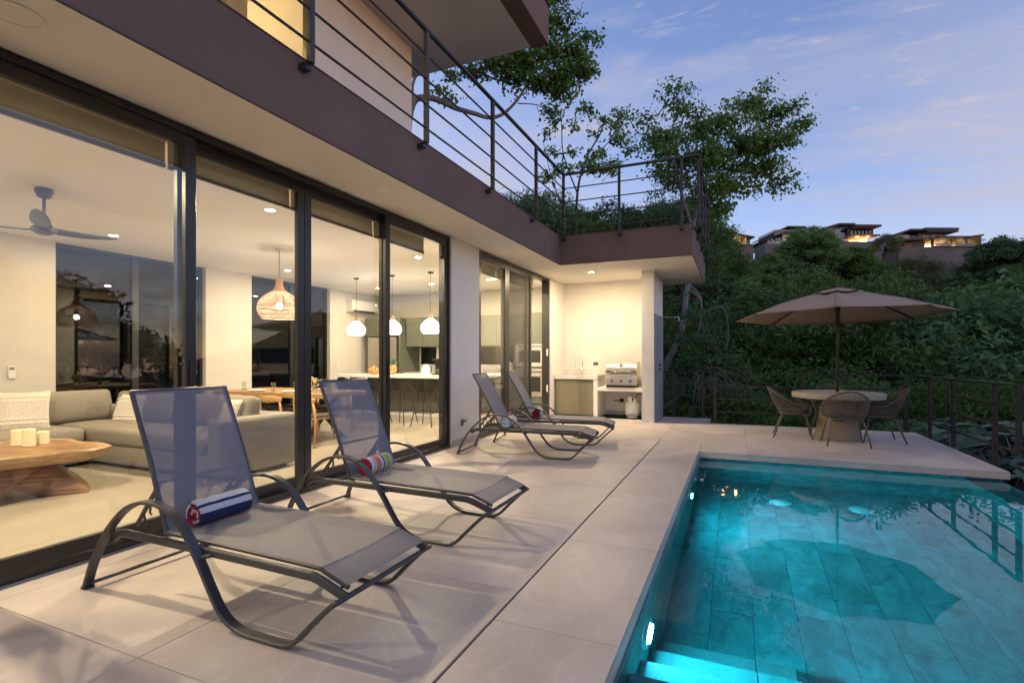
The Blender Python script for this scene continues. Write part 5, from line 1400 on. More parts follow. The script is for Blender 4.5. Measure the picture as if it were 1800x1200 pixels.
# ------------------------------------------------------------------ foliage
def mesh_np(name, V, F, mat):
    me = bpy.data.meshes.new(name)
    nv, nf = len(V), len(F); k = F.shape[1]
    me.vertices.add(nv); me.vertices.foreach_set('co', V.astype(np.float32).ravel())
    me.loops.add(nf*k); me.loops.foreach_set('vertex_index', F.astype(np.int32).ravel())
    me.polygons.add(nf); me.polygons.foreach_set('loop_start', np.arange(0, nf*k, k, dtype=np.int32))
    me.update(calc_edges=True); me.materials.append(mat); return me
def leaves_np(rng, C, N, size, aspect=0.5, fold=0.12, up=0.35, droop=0.0):
    """one folded rhombic leaf (2 quads sharing the midrib kept as one 4-gon fan) at every centre C, facing about N"""
    n = len(C)
    nr = N*1.25 + rng.normal(0, 0.5, (n,3)); nr[:,2] += up; nr /= np.linalg.norm(nr, axis=1, keepdims=True)
    d = rng.normal(0, 1, (n,3)); d[:,2] -= droop; d -= nr*(d*nr).sum(1, keepdims=True); d /= np.linalg.norm(d, axis=1, keepdims=True)
    s = np.cross(nr, d); L = size*rng.uniform(0.65, 1.25, (n,1)); W = L*aspect
    p0 = C - d*L*0.5; p1 = C + s*W*0.5 - d*L*0.02 + nr*L*fold; p2 = C + d*L*0.5; p3 = C - s*W*0.5 - d*L*0.02 + nr*L*fold
    V = np.stack([p0,p1,p2,p3], 1).reshape(-1,3); i = np.arange(n)[:,None]*4
    F = np.concatenate([np.concatenate([i, i+1, i+2],1)[:,None,:], np.concatenate([i, i+2, i+3],1)[:,None,:]],1).reshape(-1,3)
    return V, F
def blob_crown(rng, blobs, nclump, per, size, spread, aspect=0.5, up=0.35, shell=0.55, droop=0.0):
    Cs = []; Ns = []
    vol = np.array([b[1][0]*b[1][1]*b[1][2] for b in blobs])**0.75; vol /= vol.sum()
    for (c, r), v in zip(blobs, vol):
        m = max(3, int(nclump*v))
        d = rng.normal(0,1,(m,3)); d /= np.linalg.norm(d,axis=1,keepdims=True); d[:,2] = np.where(d[:,2] < -0.45, -d[:,2]*0.5, d[:,2])
        rad = rng.uniform(shell, 1.0, (m,1))**0.6 * (1+rng.normal(0,0.17,(m,1)))
        cc = np.array(c) + d*rad*np.array(r)
        k = rng.integers(int(per*0.5), int(per*1.5)+1, m)
        idx = np.repeat(np.arange(m), k)
        off = rng.normal(0,1,(len(idx),3)); off *= spread*np.array([1,1,0.55])
        Cs.append(cc[idx]+off); Ns.append(d[idx]*0.8)
    return leaves_np(rng, np.concatenate(Cs), np.concatenate(Ns), size, aspect, 0.12, up, droop)
LEAF = {
 'bright': leafmat('leaf_bright', (0.055,0.125,0.026), (0.150,0.250,0.060), 0.38),
 'mid':    leafmat('leaf_mid',    (0.055,0.128,0.038), (0.155,0.262,0.078), 0.32),
 'dark':   leafmat('leaf_dark',   (0.037,0.096,0.042), (0.110,0.205,0.078), 0.28),
 'fresh':  leafmat('leaf_fresh', (0.065,0.150,0.034), (0.175,0.300,0.078), 0.52, objrand=0.05),
 'olive':  leafmat('leaf_olive',  (0.070,0.085,0.034), (0.140,0.150,0.065), 0.30),
 'broad':  leafmat('leaf_broad',  (0.030,0.085,0.045), (0.080,0.170,0.095), 0.25, rough=0.45),
}
def limb(b, pts, r0, r1, n=7):
    k = len(pts); b.tube([tuple(p) for p in pts], [r0+(r1-r0)*i/(k-1) for i in range(k)], n)
def wander(rng, p, q, n=6, amp=0.08):
    p, q = np.array(p, float), np.array(q, float); L = np.linalg.norm(q-p)
    out = [p+(q-p)*i/n + (rng.normal(0, amp*L, 3)*math.sin(PI*i/n) if 0 < i < n else 0) for i in range(n+1)]
    return out
def crown_object(name, V, F, mat, parent):
    o = bpy.data.objects.new(name, mesh_np(name, V, F, mat)); COL.objects.link(o); o.parent = parent; return o

# five kinds of forest tree, built once: a dome of leafy heads on a forked trunk
def forest_tree(seed, H, R, leaf, nclump, per, size, spread, aspect=0.5, flat=0.85, nb=17):
    rng = np.random.default_rng(seed)
    t = thing('forest_tree', 'x', 'tree')
    blobs = []
    for i in range(nb):
        a = i*2.399+rng.uniform(-0.4,0.4); e = math.asin(min(0.98, (i+0.5)/nb*1.0))
        rr_ = rng.uniform(0.66,0.88)*R; z0 = H*0.50
        br = R*rng.uniform(0.22,0.40)
        blobs.append(((rr_*math.cos(e)*math.cos(a), rr_*math.cos(e)*math.sin(a), z0+rr_*math.sin(e)*flat*1.25-0.1*H*(i < 5)), (br, br, br*flat)))
    top = max(c[2]+r[2] for c, r in blobs); k_ = H*0.97/top
    blobs = [((c[0],c[1],c[2]*k_), r) for c, r in blobs]
    V, F = blob_crown(rng, blobs, nclump, per, size, spread, aspect, 0.10, 0.72)
    b = MB(); limb(b, wander(rng,(0,0,-1.5),(0,0,H*0.55),6,0.03), R*0.075, R*0.035)
    for c, r in blobs: limb(b, wander(rng,(0,0,H*0.33),c,4,0.06), R*0.03, R*0.008, 5)
    b.build('trunk', M['barkd'], t, smooth=True, fix=False)
    crown_object('crown', V, F, LEAF[leaf], t)
    return t
PROTO = [
 forest_tree(11, 8.0, 3.6, 'mid', 1100, 24, 0.24, 0.20),
 forest_tree(12, 7.0, 3.2, 'bright', 1050, 24, 0.23, 0.18),
 forest_tree(13, 9.0, 4.0, 'dark', 1250, 24, 0.25, 0.20, flat=0.62),
 forest_tree(14, 6.5, 3.4, 'olive', 800, 24, 0.18, 0.24, 0.4),
 forest_tree(15, 7.5, 3.1, 'mid', 1050, 24, 0.22, 0.17, 0.45, 0.9),
]
SMALL = [
 forest_tree(21, 3.4, 1.9, 'mid', 900, 26, 0.095, 0.12, 0.38),
 forest_tree(22, 3.0, 1.8, 'dark', 900, 26, 0.095, 0.12, 0.38),
 forest_tree(23, 3.6, 1.7, 'bright', 850, 24, 0.10, 0.12, 0.40),
]
LABELS = ['mid green leafy tree in the wooded hillside beyond the terrace', 'bright green tree in the wooded hillside beyond the terrace', 'dark green spreading tree in the wooded hillside beyond the terrace', 'olive green fine leaved tree in the wooded hillside', 'narrow mid green tree in the wooded hillside beyond the terrace']
used = set()
def place(protos, k, u, xc, z, s, rz, label, group):
    p = protos[k]; x = FW[0]*u+RT[0]*xc; y = FW[1]*u+RT[1]*xc
    key = p.name
    if key in used: c = copy_tree(p)
    else: c = p; used.add(key)
    c.location = (x, y, z); c.rotation_euler = (0,0,rz); c.scale = (s, s, s*rnd.uniform(0.9,1.02)); c['label'] = label; c['group'] = group
    return c
def uz(u, xc):
    return terr(FW[0]*u+RT[0]*xc, FW[1]*u+RT[1]*xc)
HG = 'trees of the wooded hillside'
# near shrubs right behind the terrace railing
near = [(12.3,4.6,.95,0),(12.8,6.3,.85,1),(12.0,8.0,.85,0),(13.6,5.4,1.1,2),(14.2,7.2,1.1,0),(14.0,9.4,1.15,1),(13.8,3.9,1.0,1),(12.0,9.9,.9,0),(10.6,9.6,.75,1),(15.3,4.6,1.2,0),(15.6,6.4,1.3,0),(15.8,8.6,1.25,1),(15.2,10.8,1.3,0),(13.2,11.6,1.1,2),(17.2,5.4,1.45,1),(17.5,7.6,1.5,0),(17.6,10.2,1.5,0),(17.0,12.6,1.5,1),(15.0,13.4,1.3,0)]
for i, (u, xc, s, k) in enumerate(near):
    place(SMALL, k, u, xc, uz(u, xc)-0.5, s, rnd.uniform(0,6), ['fine leaved green bush close behind the terrace railing','dark bush close behind the terrace railing','light green bush close behind the terrace railing'][k], 'bushes behind the terrace railing')
# hillside forest
u = 19.0
while u < 100:
    step = 5.0+0.030*u
    xa, xb = u*(0.24 if u < 60 else 0.30), u*1.16
    xc = xa + rnd.uniform(0, step)
    while xc < xb:
        uu = u + rnd.uniform(-0.42,0.42)*step; xx = xc + rnd.uniform(-0.3,0.3)*step
        k = rnd.choices([0,1,2,3,4],[3,2.2,3,0.9,2])[0]
        s = rnd.uniform(0.72,1.12) * (0.66 if uu < 30 else 0.82 if uu < 45 else 0.86 if uu < 78 else 0.78)
        v = 900+909*xx/uu
        vt = float(np.interp(v, [1200,1260,1340,1390,1430,1480,1540,1570,1620,1690,1720,1760,1850,2000], [462,456,450,432,416,432,438,468,480,480,452,428,428,432]))
        vt += 14 + max(0, 75-uu)*0.9 + (rnd.uniform(-4, 12) if uu > 70 else rnd.uniform(-22, 40))
        ztop = 1.3-(vt-629)*uu/909; H0 = [8.0,7.0,9.0,6.5,7.5][k]
        s = rnd.uniform(1.05,1.5)*(0.85 if uu < 30 else 1.0 if uu < 75 else 0.85)
        zb = ztop-H0*s*0.98
        if zb > uz(uu, xx)-0.3:
            s = (ztop-uz(uu,xx)+0.4)/(H0*0.98); zb = uz(uu,xx)-0.4
        if s < 0.4: xc += step*0.5; continue
        if uu < 36:
            k2 = [0,2,1,0,0][k]; place(SMALL, k2, uu, xx, zb, s*[8.0,7.0,9.0,6.5,7.5][k]/[3.4,3.0,3.6][k2], rnd.uniform(0,6.28), ['fine leaved green tree on the lower slope beyond the terrace','dark fine leaved tree on the lower slope beyond the terrace','bright fine leaved tree on the lower slope beyond the terrace'][k2], HG)
        else: place(PROTO, k, uu, xx, zb, s, rnd.uniform(0,6.28), LABELS[k], HG)
        xc += step*rnd.uniform(0.85,1.2)
    u += step*0.92
# big trees along the ridge right of the houses
for u, px, vt, k, R, lab in ((62,1428,392,0,1.0,'tall round treetop standing in front of the white stepped roof villa'),(60,1765,410,2,1.15,'dark spreading tree right of the stone retaining wall'),(58,1815,405,2,1.1,'dark spreading treetop cut by the right edge of the photo'),
    (64,1598,455,3,1.2,'olive fine leaved tree below the left end of the dark roofed villa'),(90,1556,410,3,0.75,'small grey green treetop between the two largest villas'),(60,1285,438,4,0.8,'narrow green tree in front of the warm lit villa by the balcony corner'),(58,1345,440,0,0.8,'mid green tree below the white stepped roof villa'),(66,1500,432,1,0.9,'bright green tree below the lit terrace of the glass fronted villa')):
    xc = (px-900)*u/909; ztop = 1.3-(vt-629)*u/909; H = [8.0,7.0,9.0,6.5,7.5][k]; zb = uz(u,xc)-0.5; s = R
    place(PROTO, k, u, xc, ztop-H*s*0.97, s, rnd.uniform(0,6), lab, HG)
# woods to the left behind the house
for u, px, vtop, k in ((24,880,332,4),(23,925,358,2),(27,965,350,0),(24,1020,378,3),(26,1085,360,0),(25,1150,355,2),(28,1190,345,0),(34,1215,375,1)):
    xc = (px-900)*u/909; ztop = 1.3-(vtop-629)*u/909
    H = [8.0,7.0,9.0,6.5,7.5][k]
    k2 = [0,2,1,0,0][k]; H = [3.4,3.0,3.6][k2]; s = 1.75
    order = sorted([880,925,965,1020,1085,1150,1190,1215]).index(px)
    place(SMALL, k2, u, xc, ztop-H*s*0.98, s, rnd.uniform(0,6), ['leftmost','second from the left','third from the left','fourth from the left','fifth from the left','sixth from the left','second from the right','rightmost'][order]+' of the leafy trees behind the balcony railing', 'trees behind the balcony railing')
# trees across the pool, outside the picture, that the door glass mirrors
for x, y, k, s in ((13,1.5,2,1.2),(14,6,0,1.25),(12.5,-3,4,1.2),(17,10,2,1.3),(19,3,0,1.5),(16,-7,2,1.3)):
    p = copy_tree(PROTO[k]); p.location = (x, y, -6.6); p.scale = (s,s,s); p.rotation_euler = (0,0,x); p['label'] = 'tree across the pool mirrored in the door glass'; p['group'] = 'trees mirrored in the door glass'

# undergrowth: leaf litter and low growth over the whole slope
rng = np.random.default_rng(5)
n = 50000
uu = np.concatenate([rng.uniform(9.5, 40, n//2), rng.uniform(40, 108, n//2)])
xx = uu*rng.uniform(0.15, 1.2, n)
X = FW[0]*uu+RT[0]*xx; Y = FW[1]*uu+RT[1]*xx
keep = ~((X < 3.1) & (X > -9.9) & (Y < 12.3))
X, Y, uu = X[keep], Y[keep], uu[keep]
Z = np.array([terr(a, b) for a, b in zip(X, Y)]) + np.abs(rng.normal(0, 0.35, len(X)))*(0.6+uu/40)
V, F = leaves_np(rng, np.stack([X,Y,Z],1), np.tile([0,-0.2,0.8],(len(X),1)), 1.0, 0.55)
sc = (0.08+uu/330)
c = np.repeat(np.stack([X,Y,Z],1), 4, 0); V = c + (V-c)*np.repeat(sc, 4)[:,None]
ug = bpy.data.objects.new('undergrowth', mesh_np('undergrowth', V, F, LEAF['dark'])); COL.objects.link(ug); tag(ug, 'low dark undergrowth covering the slope below the trees', kind='stuff')

# broad leaved plants below the right hand railing
def broad_plant(label, loc, seed, n, R, H, group):
    r_ = random.Random(seed); t = thing('broad_leaf_plant', label, 'plant', loc, 0, group)
    st = MB()
    for k in range(n):
        a = r_.uniform(0,2*PI); e = r_.uniform(0.15,1.0); ln = r_.uniform(0.45,1.0)*R
        base = Vector((math.cos(a)*ln*0.6, math.sin(a)*ln*0.6, H*(0.45+0.5*e*r_.uniform(0.7,1))))
        d = Vector((math.cos(a), math.sin(a), r_.uniform(-0.35,0.25))).normalized()
        L_ = r_.uniform(0.32,0.55); s_ = d.cross(Vector((0,0,1))).normalized(); up = s_.cross(d)
        b = MB(); outl = [(0,0),(0.12,0.22),(0.28,0.36),(0.42,0.30),(0.52,0.40),(0.66,0.28),(0.78,0.24),(1.0,0.0)]
        mid = []; lft = []; rgt = []
        for (f, w_) in outl:
            c = base + d*(L_*f) + up*(-0.22*L_*f*f)
            mid.append(c); lft.append(c+s_*(w_*L_*0.9)+up*(0.10*w_*L_)); rgt.append(c-s_*(w_*L_*0.9)+up*(0.10*w_*L_))
        nn = len(outl); vs = mid+lft+rgt
        b.add(vs, [(i,i+1,nn+i+1,nn+i) for i in range(nn-1)]+[(i+1,i,2*nn+i,2*nn+i+1) for i in range(nn-1)])
        b.build('leaf', LEAF['broad'], t, smooth=True, fix=False)
        st.tube([(0,0,0),(base.x*0.5,base.y*0.5,base.z*0.75),tuple(base)], [0.02,0.012,0.008], 5)
    st.build('stem', M['bark'], t, smooth=True, fix=False)
BG = 'broad leaved plants below the corner railing'
for i, (px, v, u) in enumerate(((1640,792,10.3),(1700,790,9.0),(1735,770,9.4),(1790,800,7.6),(1830,780,8.2),(1775,850,6.9),(1860,830,7.4),(1670,770,11.2))):
    xc = (px-900)*u/909; x = FW[0]*u+RT[0]*xc; y = FW[1]*u+RT[1]*xc; zt = 1.3-(v-629)*u/909
    broad_plant('broad leaved jungle plant below the corner of the terrace railing', (x, y, zt-0.72), 40+i, 26, 0.85, 1.25, BG)

# ------------------------------------------------------------------ trees one can tell apart
def P3(px, v, u): xc = (px-900)*u/909; return np.array([FW[0]*u+RT[0]*xc, FW[1]*u+RT[1]*xc, 1.3-(v-629)*u/909])
def free_tree(name, label, base, blobs_px, leaf, nclump, per, size, spread, limbs, bark='bark', aspect=0.55, seed=1, up=0.2, shell=0.3, flat=0.8, droop=0.2):
    rng = np.random.default_rng(seed)
    t = thing(name, label, 'tree', tuple(base)); bl = []
    for (px, v, u, rpx) in blobs_px:
        c = P3(px, v, u)-base; r_ = rpx*u/909; bl.append((tuple(c), (r_, r_, r_*flat)))
    V, F = blob_crown(rng, bl, nclump, per, size, spread, aspect, up, shell, droop)
    crown_object('crown', V, F, LEAF[leaf], t)
    b = MB()
    for pts, r0, r1 in limbs:
        P = [P3(*p)-base for p in pts]; Q = []
        for i in range(len(P)-1):
            p0,p1,p2,p3 = P[max(i-1,0)],P[i],P[i+1],P[min(i+2,len(P)-1)]
            for k in range(4):
                tt = k/4; Q.append(0.5*((2*p1)+(-p0+p2)*tt+(2*p0-5*p1+4*p2-p3)*tt*tt+(-p0+3*p1-3*p2+p3)*tt**3))
        Q.append(P[-1]); limb(b, Q, r0, r1, 8)
    # twigs into every blob
    if limbs:
        allp = [P3(*p)-base for pts, _, _ in limbs for p in pts]
        for c, r_ in bl:
            q = min(allp, key=lambda a: np.linalg.norm(a-np.array(c))); rr_ = np.array(r_)
            limb(b, wander(rng, q, c, 5, 0.08), 0.030*base[1]/20+0.01, 0.008, 5)
            for k in range(9):
                d = rng.normal(0,1,3); d /= np.linalg.norm(d); limb(b, wander(rng, c, np.array(c)+d*rr_*0.95, 3, 0.08), 0.012, 0.004, 4)
    b.build('trunk', M[bark], t, smooth=True, fix=False)
    return t
U1 = 19.0
free_tree('round_leaf_tree', 'tall leafy tree rising behind the balcony corner against the sky', P3(1140,770,14.0),
  [(1185,165,U1,26),(1200,195,U1+.5,28),(1185,245,U1,34),(1225,235,U1+1,40),(1270,225,U1,46),(1320,190,U1+.5,36),(1345,155,U1,18),(1352,205,U1,34),(1385,195,U1-.5,24),(1400,225,U1,26),(1365,250,U1-.8,42),(1320,260,U1-.5,52),(1260,285,U1,56),(1205,290,U1+.6,46),(1165,270,U1,36),(1130,215,U1+.5,22),(1150,245,U1+.3,26),(1340,300,U1,44),(1370,325,U1+.3,28),(1290,335,U1+.2,46),(1240,345,U1,44),(1190,330,U1+.5,36),(1265,375,U1+.3,28),(1160,310,U1,28)],
  'fresh', 600, 22, 0.165, 0.20,
  [([(1150,720,14.0),(1168,650,14.2),(1198,580,14.6),(1206,520,15.2),(1213,480,16.5),(1216,420,18),(1225,370,U1),(1240,320,U1),(1250,250,U1)], 0.095, 0.045),
   ([(1225,370,U1),(1260,330,U1),(1310,280,U1),(1350,230,U1)], 0.06, 0.02), ([(1218,400,18.5),(1195,330,U1),(1185,260,U1),(1185,180,U1)], 0.055, 0.015),
   ([(1240,320,U1),(1290,300,U1),(1350,310,U1)], 0.045, 0.015), ([(1208,500,16),(1230,520,16),(1233,560,15.6),(1222,600,15)], 0.05, 0.015)],
  seed=3, shell=0.15)
U2 = 16.0
free_tree('overhanging_tree', 'leafy tree with a grey bent branch reaching over the balcony from behind the house', P3(722,745,U2),
  [(985,45,U2,30),(1030,70,U2,20),(1010,100,U2,34),(960,95,U2,34),(925,115,U2,36),(1000,135,U2,36),(1025,125,U2,22),(960,150,U2,34),(905,140,U2,32),(870,120,U2-.3,30),(830,125,U2,22),(985,165,U2,24),(965,195,U2,16),(975,215,U2,10),(790,175,U2,12),(800,135,U2,14),(975,10,U2,22),(945,60,U2,26),(900,95,U2,26),(770,160,U2,9)],
  'fresh', 360, 20, 0.155, 0.165,
  [([(722,760,U2),(720,450,U2),(716,260,U2),(725,183,U2),(750,172,U2),(775,178,U2),(800,190,U2),(835,200,U2),(860,207,U2),(885,200,U2),(910,175,U2),(925,150,U2)], 0.135, 0.03),
   ([(910,182,U2),(945,185,U2),(975,200,U2),(1000,185,U2)], 0.02, 0.008), ([(725,183,U2),(728,140,U2),(760,110,U2),(830,122,U2),(870,140,U2),(890,143,U2)], 0.05, 0.02),
   ([(925,150,U2),(960,100,U2),(990,60,U2),(1020,20,U2),(1022,8,U2)], 0.025, 0.006)], seed=8, shell=0.15, up=0.1)
U3 = 16.0
free_tree('wispy_tree', 'sparse wispy tree with thin twigs left of the tall leafy tree', P3(1010,700,U3),
  [(1030,195,U3,16),(1090,200,U3,15),(1060,215,U3,10),(1080,225,U3,18),(1085,245,U3,20),(1010,225,U3,8),(1045,235,U3,9),(960,235,U3,12),(970,270,U3,12),(1010,270,U3,12),(1050,275,U3,16),(990,300,U3,16),(1110,265,U3,14),(1035,300,U3,22),(960,310,U3,14),(1075,300,U3,24)],
  'mid', 150, 10, 0.15, 0.13,
  [([(1010,700,U3),(1012,450,U3),(1015,340,U3),(1030,280,U3),(1058,230,U3),(1060,205,U3)], 0.06, 0.01), ([(1015,340,U3),(990,270,U3),(985,200,U3),(960,180,U3)], 0.025, 0.006),
   ([(1030,280,U3),(1070,250,U3),(1090,205,U3)], 0.02, 0.006), ([(1012,400,U3),(975,330,U3),(955,250,U3)], 0.02, 0.006), ([(1058,230,U3),(1040,195,U3),(1015,190,U3)], 0.010, 0.004)], seed=9, shell=0.1, bark='barkd')
# dead limbs hanging beside the shower
U4 = 13.2
dl = free_tree('dry_hanging_tree', 'half dead tree with bare grey hanging limbs behind the shower railing', P3(1190,790,U4),
  [(1215,560,U4,26),(1240,600,U4,34),(1215,640,U4,40),(1265,640,U4,36),(1300,665,U4,26),(1230,690,U4,40),(1190,600,U4,26),(1285,700,U4,36),(1180,680,U4,26),(1180,530,U4,20)],
  'dark', 230, 22, 0.085, 0.13,
  [([(1165,720,U4),(1200,690,U4),(1222,660,U4),(1240,640,U4),(1262,630,U4)], 0.05, 0.02),
   ([(1212,512,U4),(1225,520,U4),(1233,540,U4),(1236,600,U4)], 0.06, 0.018), ([(1236,550,U4),(1262,540,U4),(1275,548,U4),(1280,590,U4),(1275,618,U4)], 0.035, 0.016),
   ([(1240,640,U4),(1262,665,U4),(1280,680,U4),(1292,705,U4),(1310,745,U4)], 0.03, 0.01), ([(1280,680,U4),(1270,720,U4),(1262,760,U4)], 0.018, 0.006),
   ([(1236,548,U4),(1247,590,U4),(1262,610,U4),(1270,640,U4)], 0.016, 0.006), ([(1232,660,U4),(1228,700,U4),(1215,740,U4)], 0.02, 0.007), ([(1228,700,U4),(1242,745,U4)], 0.012, 0.005),
   ([(1262,665,U4),(1300,690,U4),(1330,700,U4),(1345,730,U4)], 0.010, 0.004), ([(1262,655,U4),(1310,660,U4),(1350,680,U4),(1368,720,U4)], 0.008, 0.003), ([(1270,690,U4),(1320,720,U4),(1340,760,U4)], 0.009, 0.003)], seed=12, shell=0.2)

rngd = np.random.default_rng(77); bt = MB(); base4 = P3(1190,790,U4)
for k in range(26):
    p0 = np.array([rngd.uniform(1222,1300), rngd.uniform(640,690), 0]); dx = rngd.uniform(-25,75); dv = rngd.uniform(40,95)
    pts = [P3(p0[0]+dx*f, p0[1]-10*math.sin(PI*f)+dv*f**1.7, U4-0.5-0.3*rngd.uniform(0,1)*f)-base4 for f in (0,0.2,0.4,0.6,0.8,1.0)]
    limb(bt, pts, rngd.uniform(0.010,0.018), 0.005, 5)
bt.build('twigs', M['bark'], dl, smooth=True, fix=False)
# ------------------------------------------------------------------ villas on the ridge
M['vlight'] = pm('villa_pale_wall', (0.40,0.43,0.47), 0.8, var=0.05, scale=0.6)
M['vwhite'] = pm('villa_white_wall', (0.55,0.55,0.54), 0.8, var=0.04, scale=0.6)
M['vgrey'] = pm('villa_grey_wall', (0.15,0.155,0.17), 0.8, var=0.08, scale=0.6)
M['vroof'] = pm('villa_roof', (0.050,0.052,0.060), 0.7, var=0.1, scale=1)
M['vstone'] = pm('retaining_stone', (0.115,0.108,0.115), 0.9, var=0.15, scale=0.5)
M['vwood'] = pm('villa_wood', (0.20,0.085,0.04), 0.6, var=0.1, scale=2)
M['vglass'] = glass('villa_glass', (0.25,0.26,0.28), 1.5, facmul=3.0)
M['vroom'] = pm('villa_room', (0.55,0.42,0.28), 0.8)
M['vwarm'] = emit('villa_lamp_glow', (1.0,0.50,0.14), 3.2)
M['vwarm2'] = emit('villa_strip_light', (1.0,0.62,0.24), 8.0)
class Villa:
    def __init__(s, label, u, pxc, vbase):
        s.u = u; s.pxc = pxc; p = P3(pxc, vbase, u); s.z0 = p[2]
        s.t = thing('hill_villa', label, 'house', tuple(p), TH, 'modern villas on the ridge')
    def box(s, name, px0, px1, v0, v1, d0, d1, m):
        k = s.u/909
        b = MB(); b.box((px0-s.pxc)*k, (px1-s.pxc)*k, d0, d1, 1.3-(v1-629)*k-s.z0, 1.3-(v0-629)*k-s.z0); return b.build(name, M[m], s.t)
    def roof(s, px0, px1, va, vb, th, d0, d1, m='vroof'):
        """slab whose edge runs from va (at px0) to vb (at px1)"""
        k = s.u/909; X0, X1 = (px0-s.pxc)*k, (px1-s.pxc)*k; za, zb = 1.3-(va-629)*k-s.z0, 1.3-(vb-629)*k-s.z0; h = th*k
        b = MB(); b.prism([(X0,za-h),(X1,zb-h),(X1,zb),(X0,za)], 'y', d0, d1); return b.build('roof', M[m], s.t)
    def lights(s, pts, power=60):
        k = s.u/909
        for px, v, d in pts: lamp('POINT', 'room_light', ((px-s.pxc)*k, d, 1.3-(v-629)*k-s.z0), power, (1.0,0.58,0.22), 0.25, parent=s.t)
v = Villa('dark roofed villa with long lit terrace above a stone retaining wall', 104, 1640, 470)
v.box('wall', 1576, 1600, 412, 424, 0.3, 8, 'vlight'); v.box('wall', 1600, 1618, 412, 424, 0.8, 8, 'vgrey'); v.box('wall', 1618, 1666, 409, 424, 0.5, 8, 'vgrey')
v.roof(1571, 1593, 412, 404.5, 3, -1.2, 9); v.roof(1593, 1622, 404.5, 404.5, 3, -1.2, 9); v.roof(1616, 1674, 403.2, 403.6, 4, -1.6, 9); v.roof(1620, 1675, 408, 408, 2.2, -1.4, 9)
for px in (1602,): v.box('window', px, px+6, 417, 422.5, 0.70, 0.79, 'vglass')
for px in (1624.5, 1631, 1640, 1645.5, 1654, 1660): v.box('window', px, px+4.6, 413.2, 420.5, 0.40, 0.49, 'vwhite')
v.roof(1577, 1628, 424, 420.5, 3, -2.6, 7); v.roof(1628, 1682, 420.5, 420.8, 3.2, -3.0, 7); v.roof(1680, 1703, 421.5, 418.3, 2.6, -3.4, 6)
v.box('wall', 1576, 1600, 427.2, 441, 0.1, 7, 'vgrey'); v.box('wall', 1588, 1599, 427, 440, -0.3, 0.09, 'vwood'); v.box('wall', 1600, 1627, 424.2, 436, 0.2, 6, 'vgrey')
v.box('back_wall', 1626, 1682, 424, 437, 3.2, 3.5, 'vroom'); v.box('back_wall', 1682, 1703, 421, 437, 3.0, 3.3, 'vroom'); v.box('floor_slab', 1624, 1703, 436.6, 438, -2.6, 3.6, 'vgrey')
v.box('column', 1636, 1639, 424, 436.5, -0.4, 0.0, 'vgrey'); v.box('column', 1668, 1670, 424, 436.5, -0.4, 0.0, 'vgrey'); v.box('column', 1679, 1682, 424, 436.5, -2.6, -2.2, 'vgrey')
v.box('wall', 1701.5, 1703.2, 421, 445, -2.8, 3, 'vgrey')
v.box('light_strip', 1638, 1676, 426.3, 427.6, 2.9, 3.1, 'vwarm2'); v.box('lit_opening', 1632, 1636, 427, 435, 2.8, 3.0, 'vwarm'); v.box('lit_opening', 1648, 1668, 431, 435.5, 3.0, 3.19, 'vwarm'); v.box('lit_opening', 1688, 1691, 430, 434, 2.6, 2.9, 'vwarm'); v.box('lit_opening', 1692, 1699, 424.5, 427, 2.6, 2.9, 'vwarm')
v.box('railing', 1626, 1703, 433, 436.4, -2.62, -2.56, 'vglass')
v.box('retaining_wall', 1566, 1704, 438.1, 505, -2.2, 3, 'vstone')
v.box('wall', 1704, 1724, 421, 446, 2, 9, 'vlight'); v.box('window', 1704.5, 1716, 425.5, 428.5, 1.85, 1.99, 'vwarm'); v.box('wall', 1560, 1576, 415.5, 442, 1.5, 8, 'vlight')
v.lights([(1645,430,0.8),(1662,430,0.8),(1692,429,0.6)], 45)
v = Villa('grey glass fronted villa with flat roof and lit lower terrace', 100, 1497, 446)
v.box('wall', 1457, 1499, 396, 426.9, 1.2, 8, 'vlight'); v.roof(1452, 1473, 399, 393, 3, -0.5, 8); v.roof(1473, 1501, 393, 393.2, 3, -0.5, 8); v.box('window', 1473, 1486, 398, 411, 1.0, 1.19, 'vglass'); v.box('window', 1486.5, 1497, 398, 411, 1.0, 1.19, 'vglass')
v.roof(1497, 1541, 397.5, 398, 3.2, -1.4, 8); v.box('wall', 1494, 1536, 400.6, 415, 0.4, 8, 'vgrey'); v.box('beam', 1495, 1537, 400.9, 402.4, -0.9, 0.39, 'vwood')
for i in range(6): v.box('window', 1497+6.5*i, 1502.6+6.5*i, 403, 414, 0.28, 0.39, 'vglass')
for i in range(7): v.box('mullion', 1495.4+6.5*i, 1496.6+6.5*i, 402.5, 415, 0.1, 0.27, 'vroof')
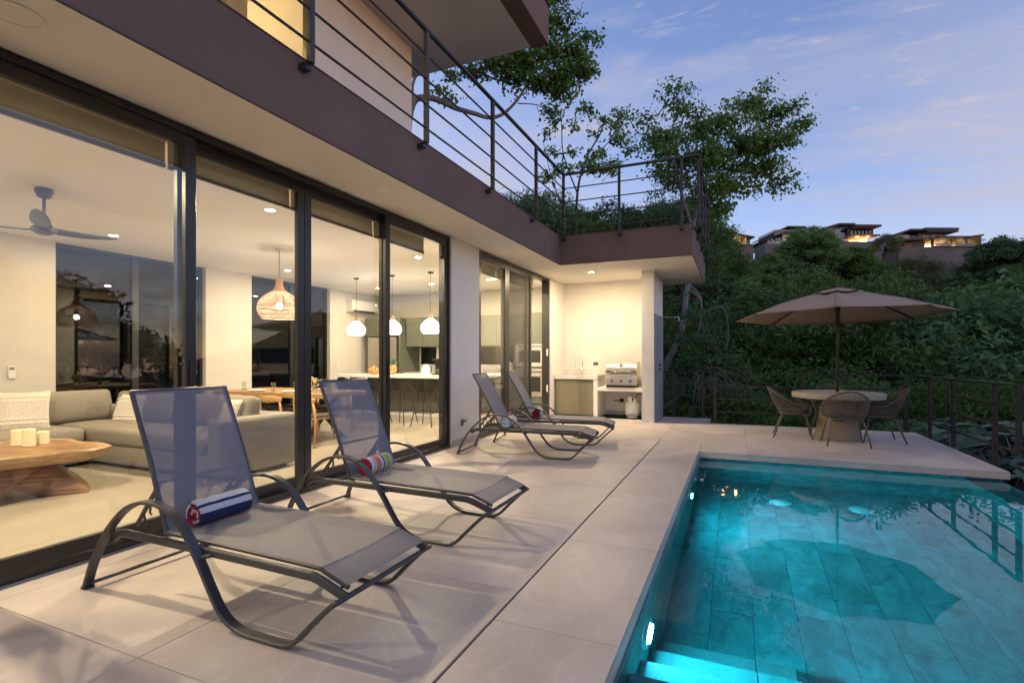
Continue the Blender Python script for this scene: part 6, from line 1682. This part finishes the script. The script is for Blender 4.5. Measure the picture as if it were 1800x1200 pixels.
v.box('floor_slab', 1490, 1537, 415.1, 417, -1.6, 6, 'vwood'); v.box('back_wall', 1488, 1537, 417.1, 427, 2.0, 2.3, 'vroom'); v.box('lit_opening', 1504, 1520, 419, 424, 1.8, 1.99, 'vwarm'); v.box('lit_opening', 1522, 1535, 418, 422, 1.8, 1.99, 'vwarm2'); v.box('retaining_wall', 1450, 1540, 427.1, 480, -1.5, 3, 'vstone')
v.lights([(1510,420,0.5),(1528,420,0.5)], 45)
v = Villa('white villa with two stepped dark roofs partly behind a treetop', 97, 1385, 452)
v.box('wall', 1373, 1420, 398, 410, 2.5, 9, 'vwhite'); v.roof(1366, 1391, 405.5, 394, 2.2, 1.2, 10); v.roof(1391, 1424, 394, 394.5, 2.2, 1.2, 10); v.box('window', 1384, 1390, 401, 407, 2.38, 2.49, 'vglass'); v.box('window', 1394, 1406, 399, 403, 2.38, 2.49, 'vglass')
v.box('wall', 1378, 1412, 409, 428, 0.6, 8, 'vwhite'); v.roof(1344, 1378, 420, 407.5, 2.2, -0.4, 8); v.roof(1378, 1412, 407.5, 408, 2.2, -0.4, 8); v.box('wall', 1353, 1378, 419.5, 430, 0.8, 8, 'vlight')
for a in (1358, 1366, 1371): v.box('window', a, a+4, 415+(1378-a)*0.16, 421+(1378-a)*0.12, 0.6, 0.79, 'vglass')
v.box('retaining_wall', 1340, 1424, 430.1, 478, -1, 3, 'vstone')
v = Villa('warm lit villa nearest the balcony corner half hidden by trees', 84, 1290, 446)
v.roof(1284, 1322, 411, 418, 2.0, -1.0, 7); v.roof(1262, 1286, 416, 411, 2.0, -1.0, 7); v.box('back_wall', 1264, 1313, 413.5, 432, 3.5, 3.8, 'vroom'); v.box('floor_slab', 1262, 1318, 431, 433, -1, 5, 'vgrey')
for a in (1288, 1300, 1310): v.box('column', a, a+1.6, 414.5, 431, -0.2, 0.1, 'vroom')
v.box('wall', 1311.5, 1321, 419, 432, 0.5, 4, 'vgrey'); v.box('lit_opening', 1290, 1308, 424, 430.5, 3.3, 3.49, 'vwarm'); v.box('lit_opening', 1270, 1284, 418, 428, 3.3, 3.49, 'vwarm'); v.box('retaining_wall', 1256, 1320, 433.1, 480, -0.8, 4, 'vstone'); v.box('lit_opening', 1273, 1277, 433.5, 439, -0.95, -0.81, 'vwarm2')
v.lights([(1298,420,1.0),(1275,421,1.0)], 45)
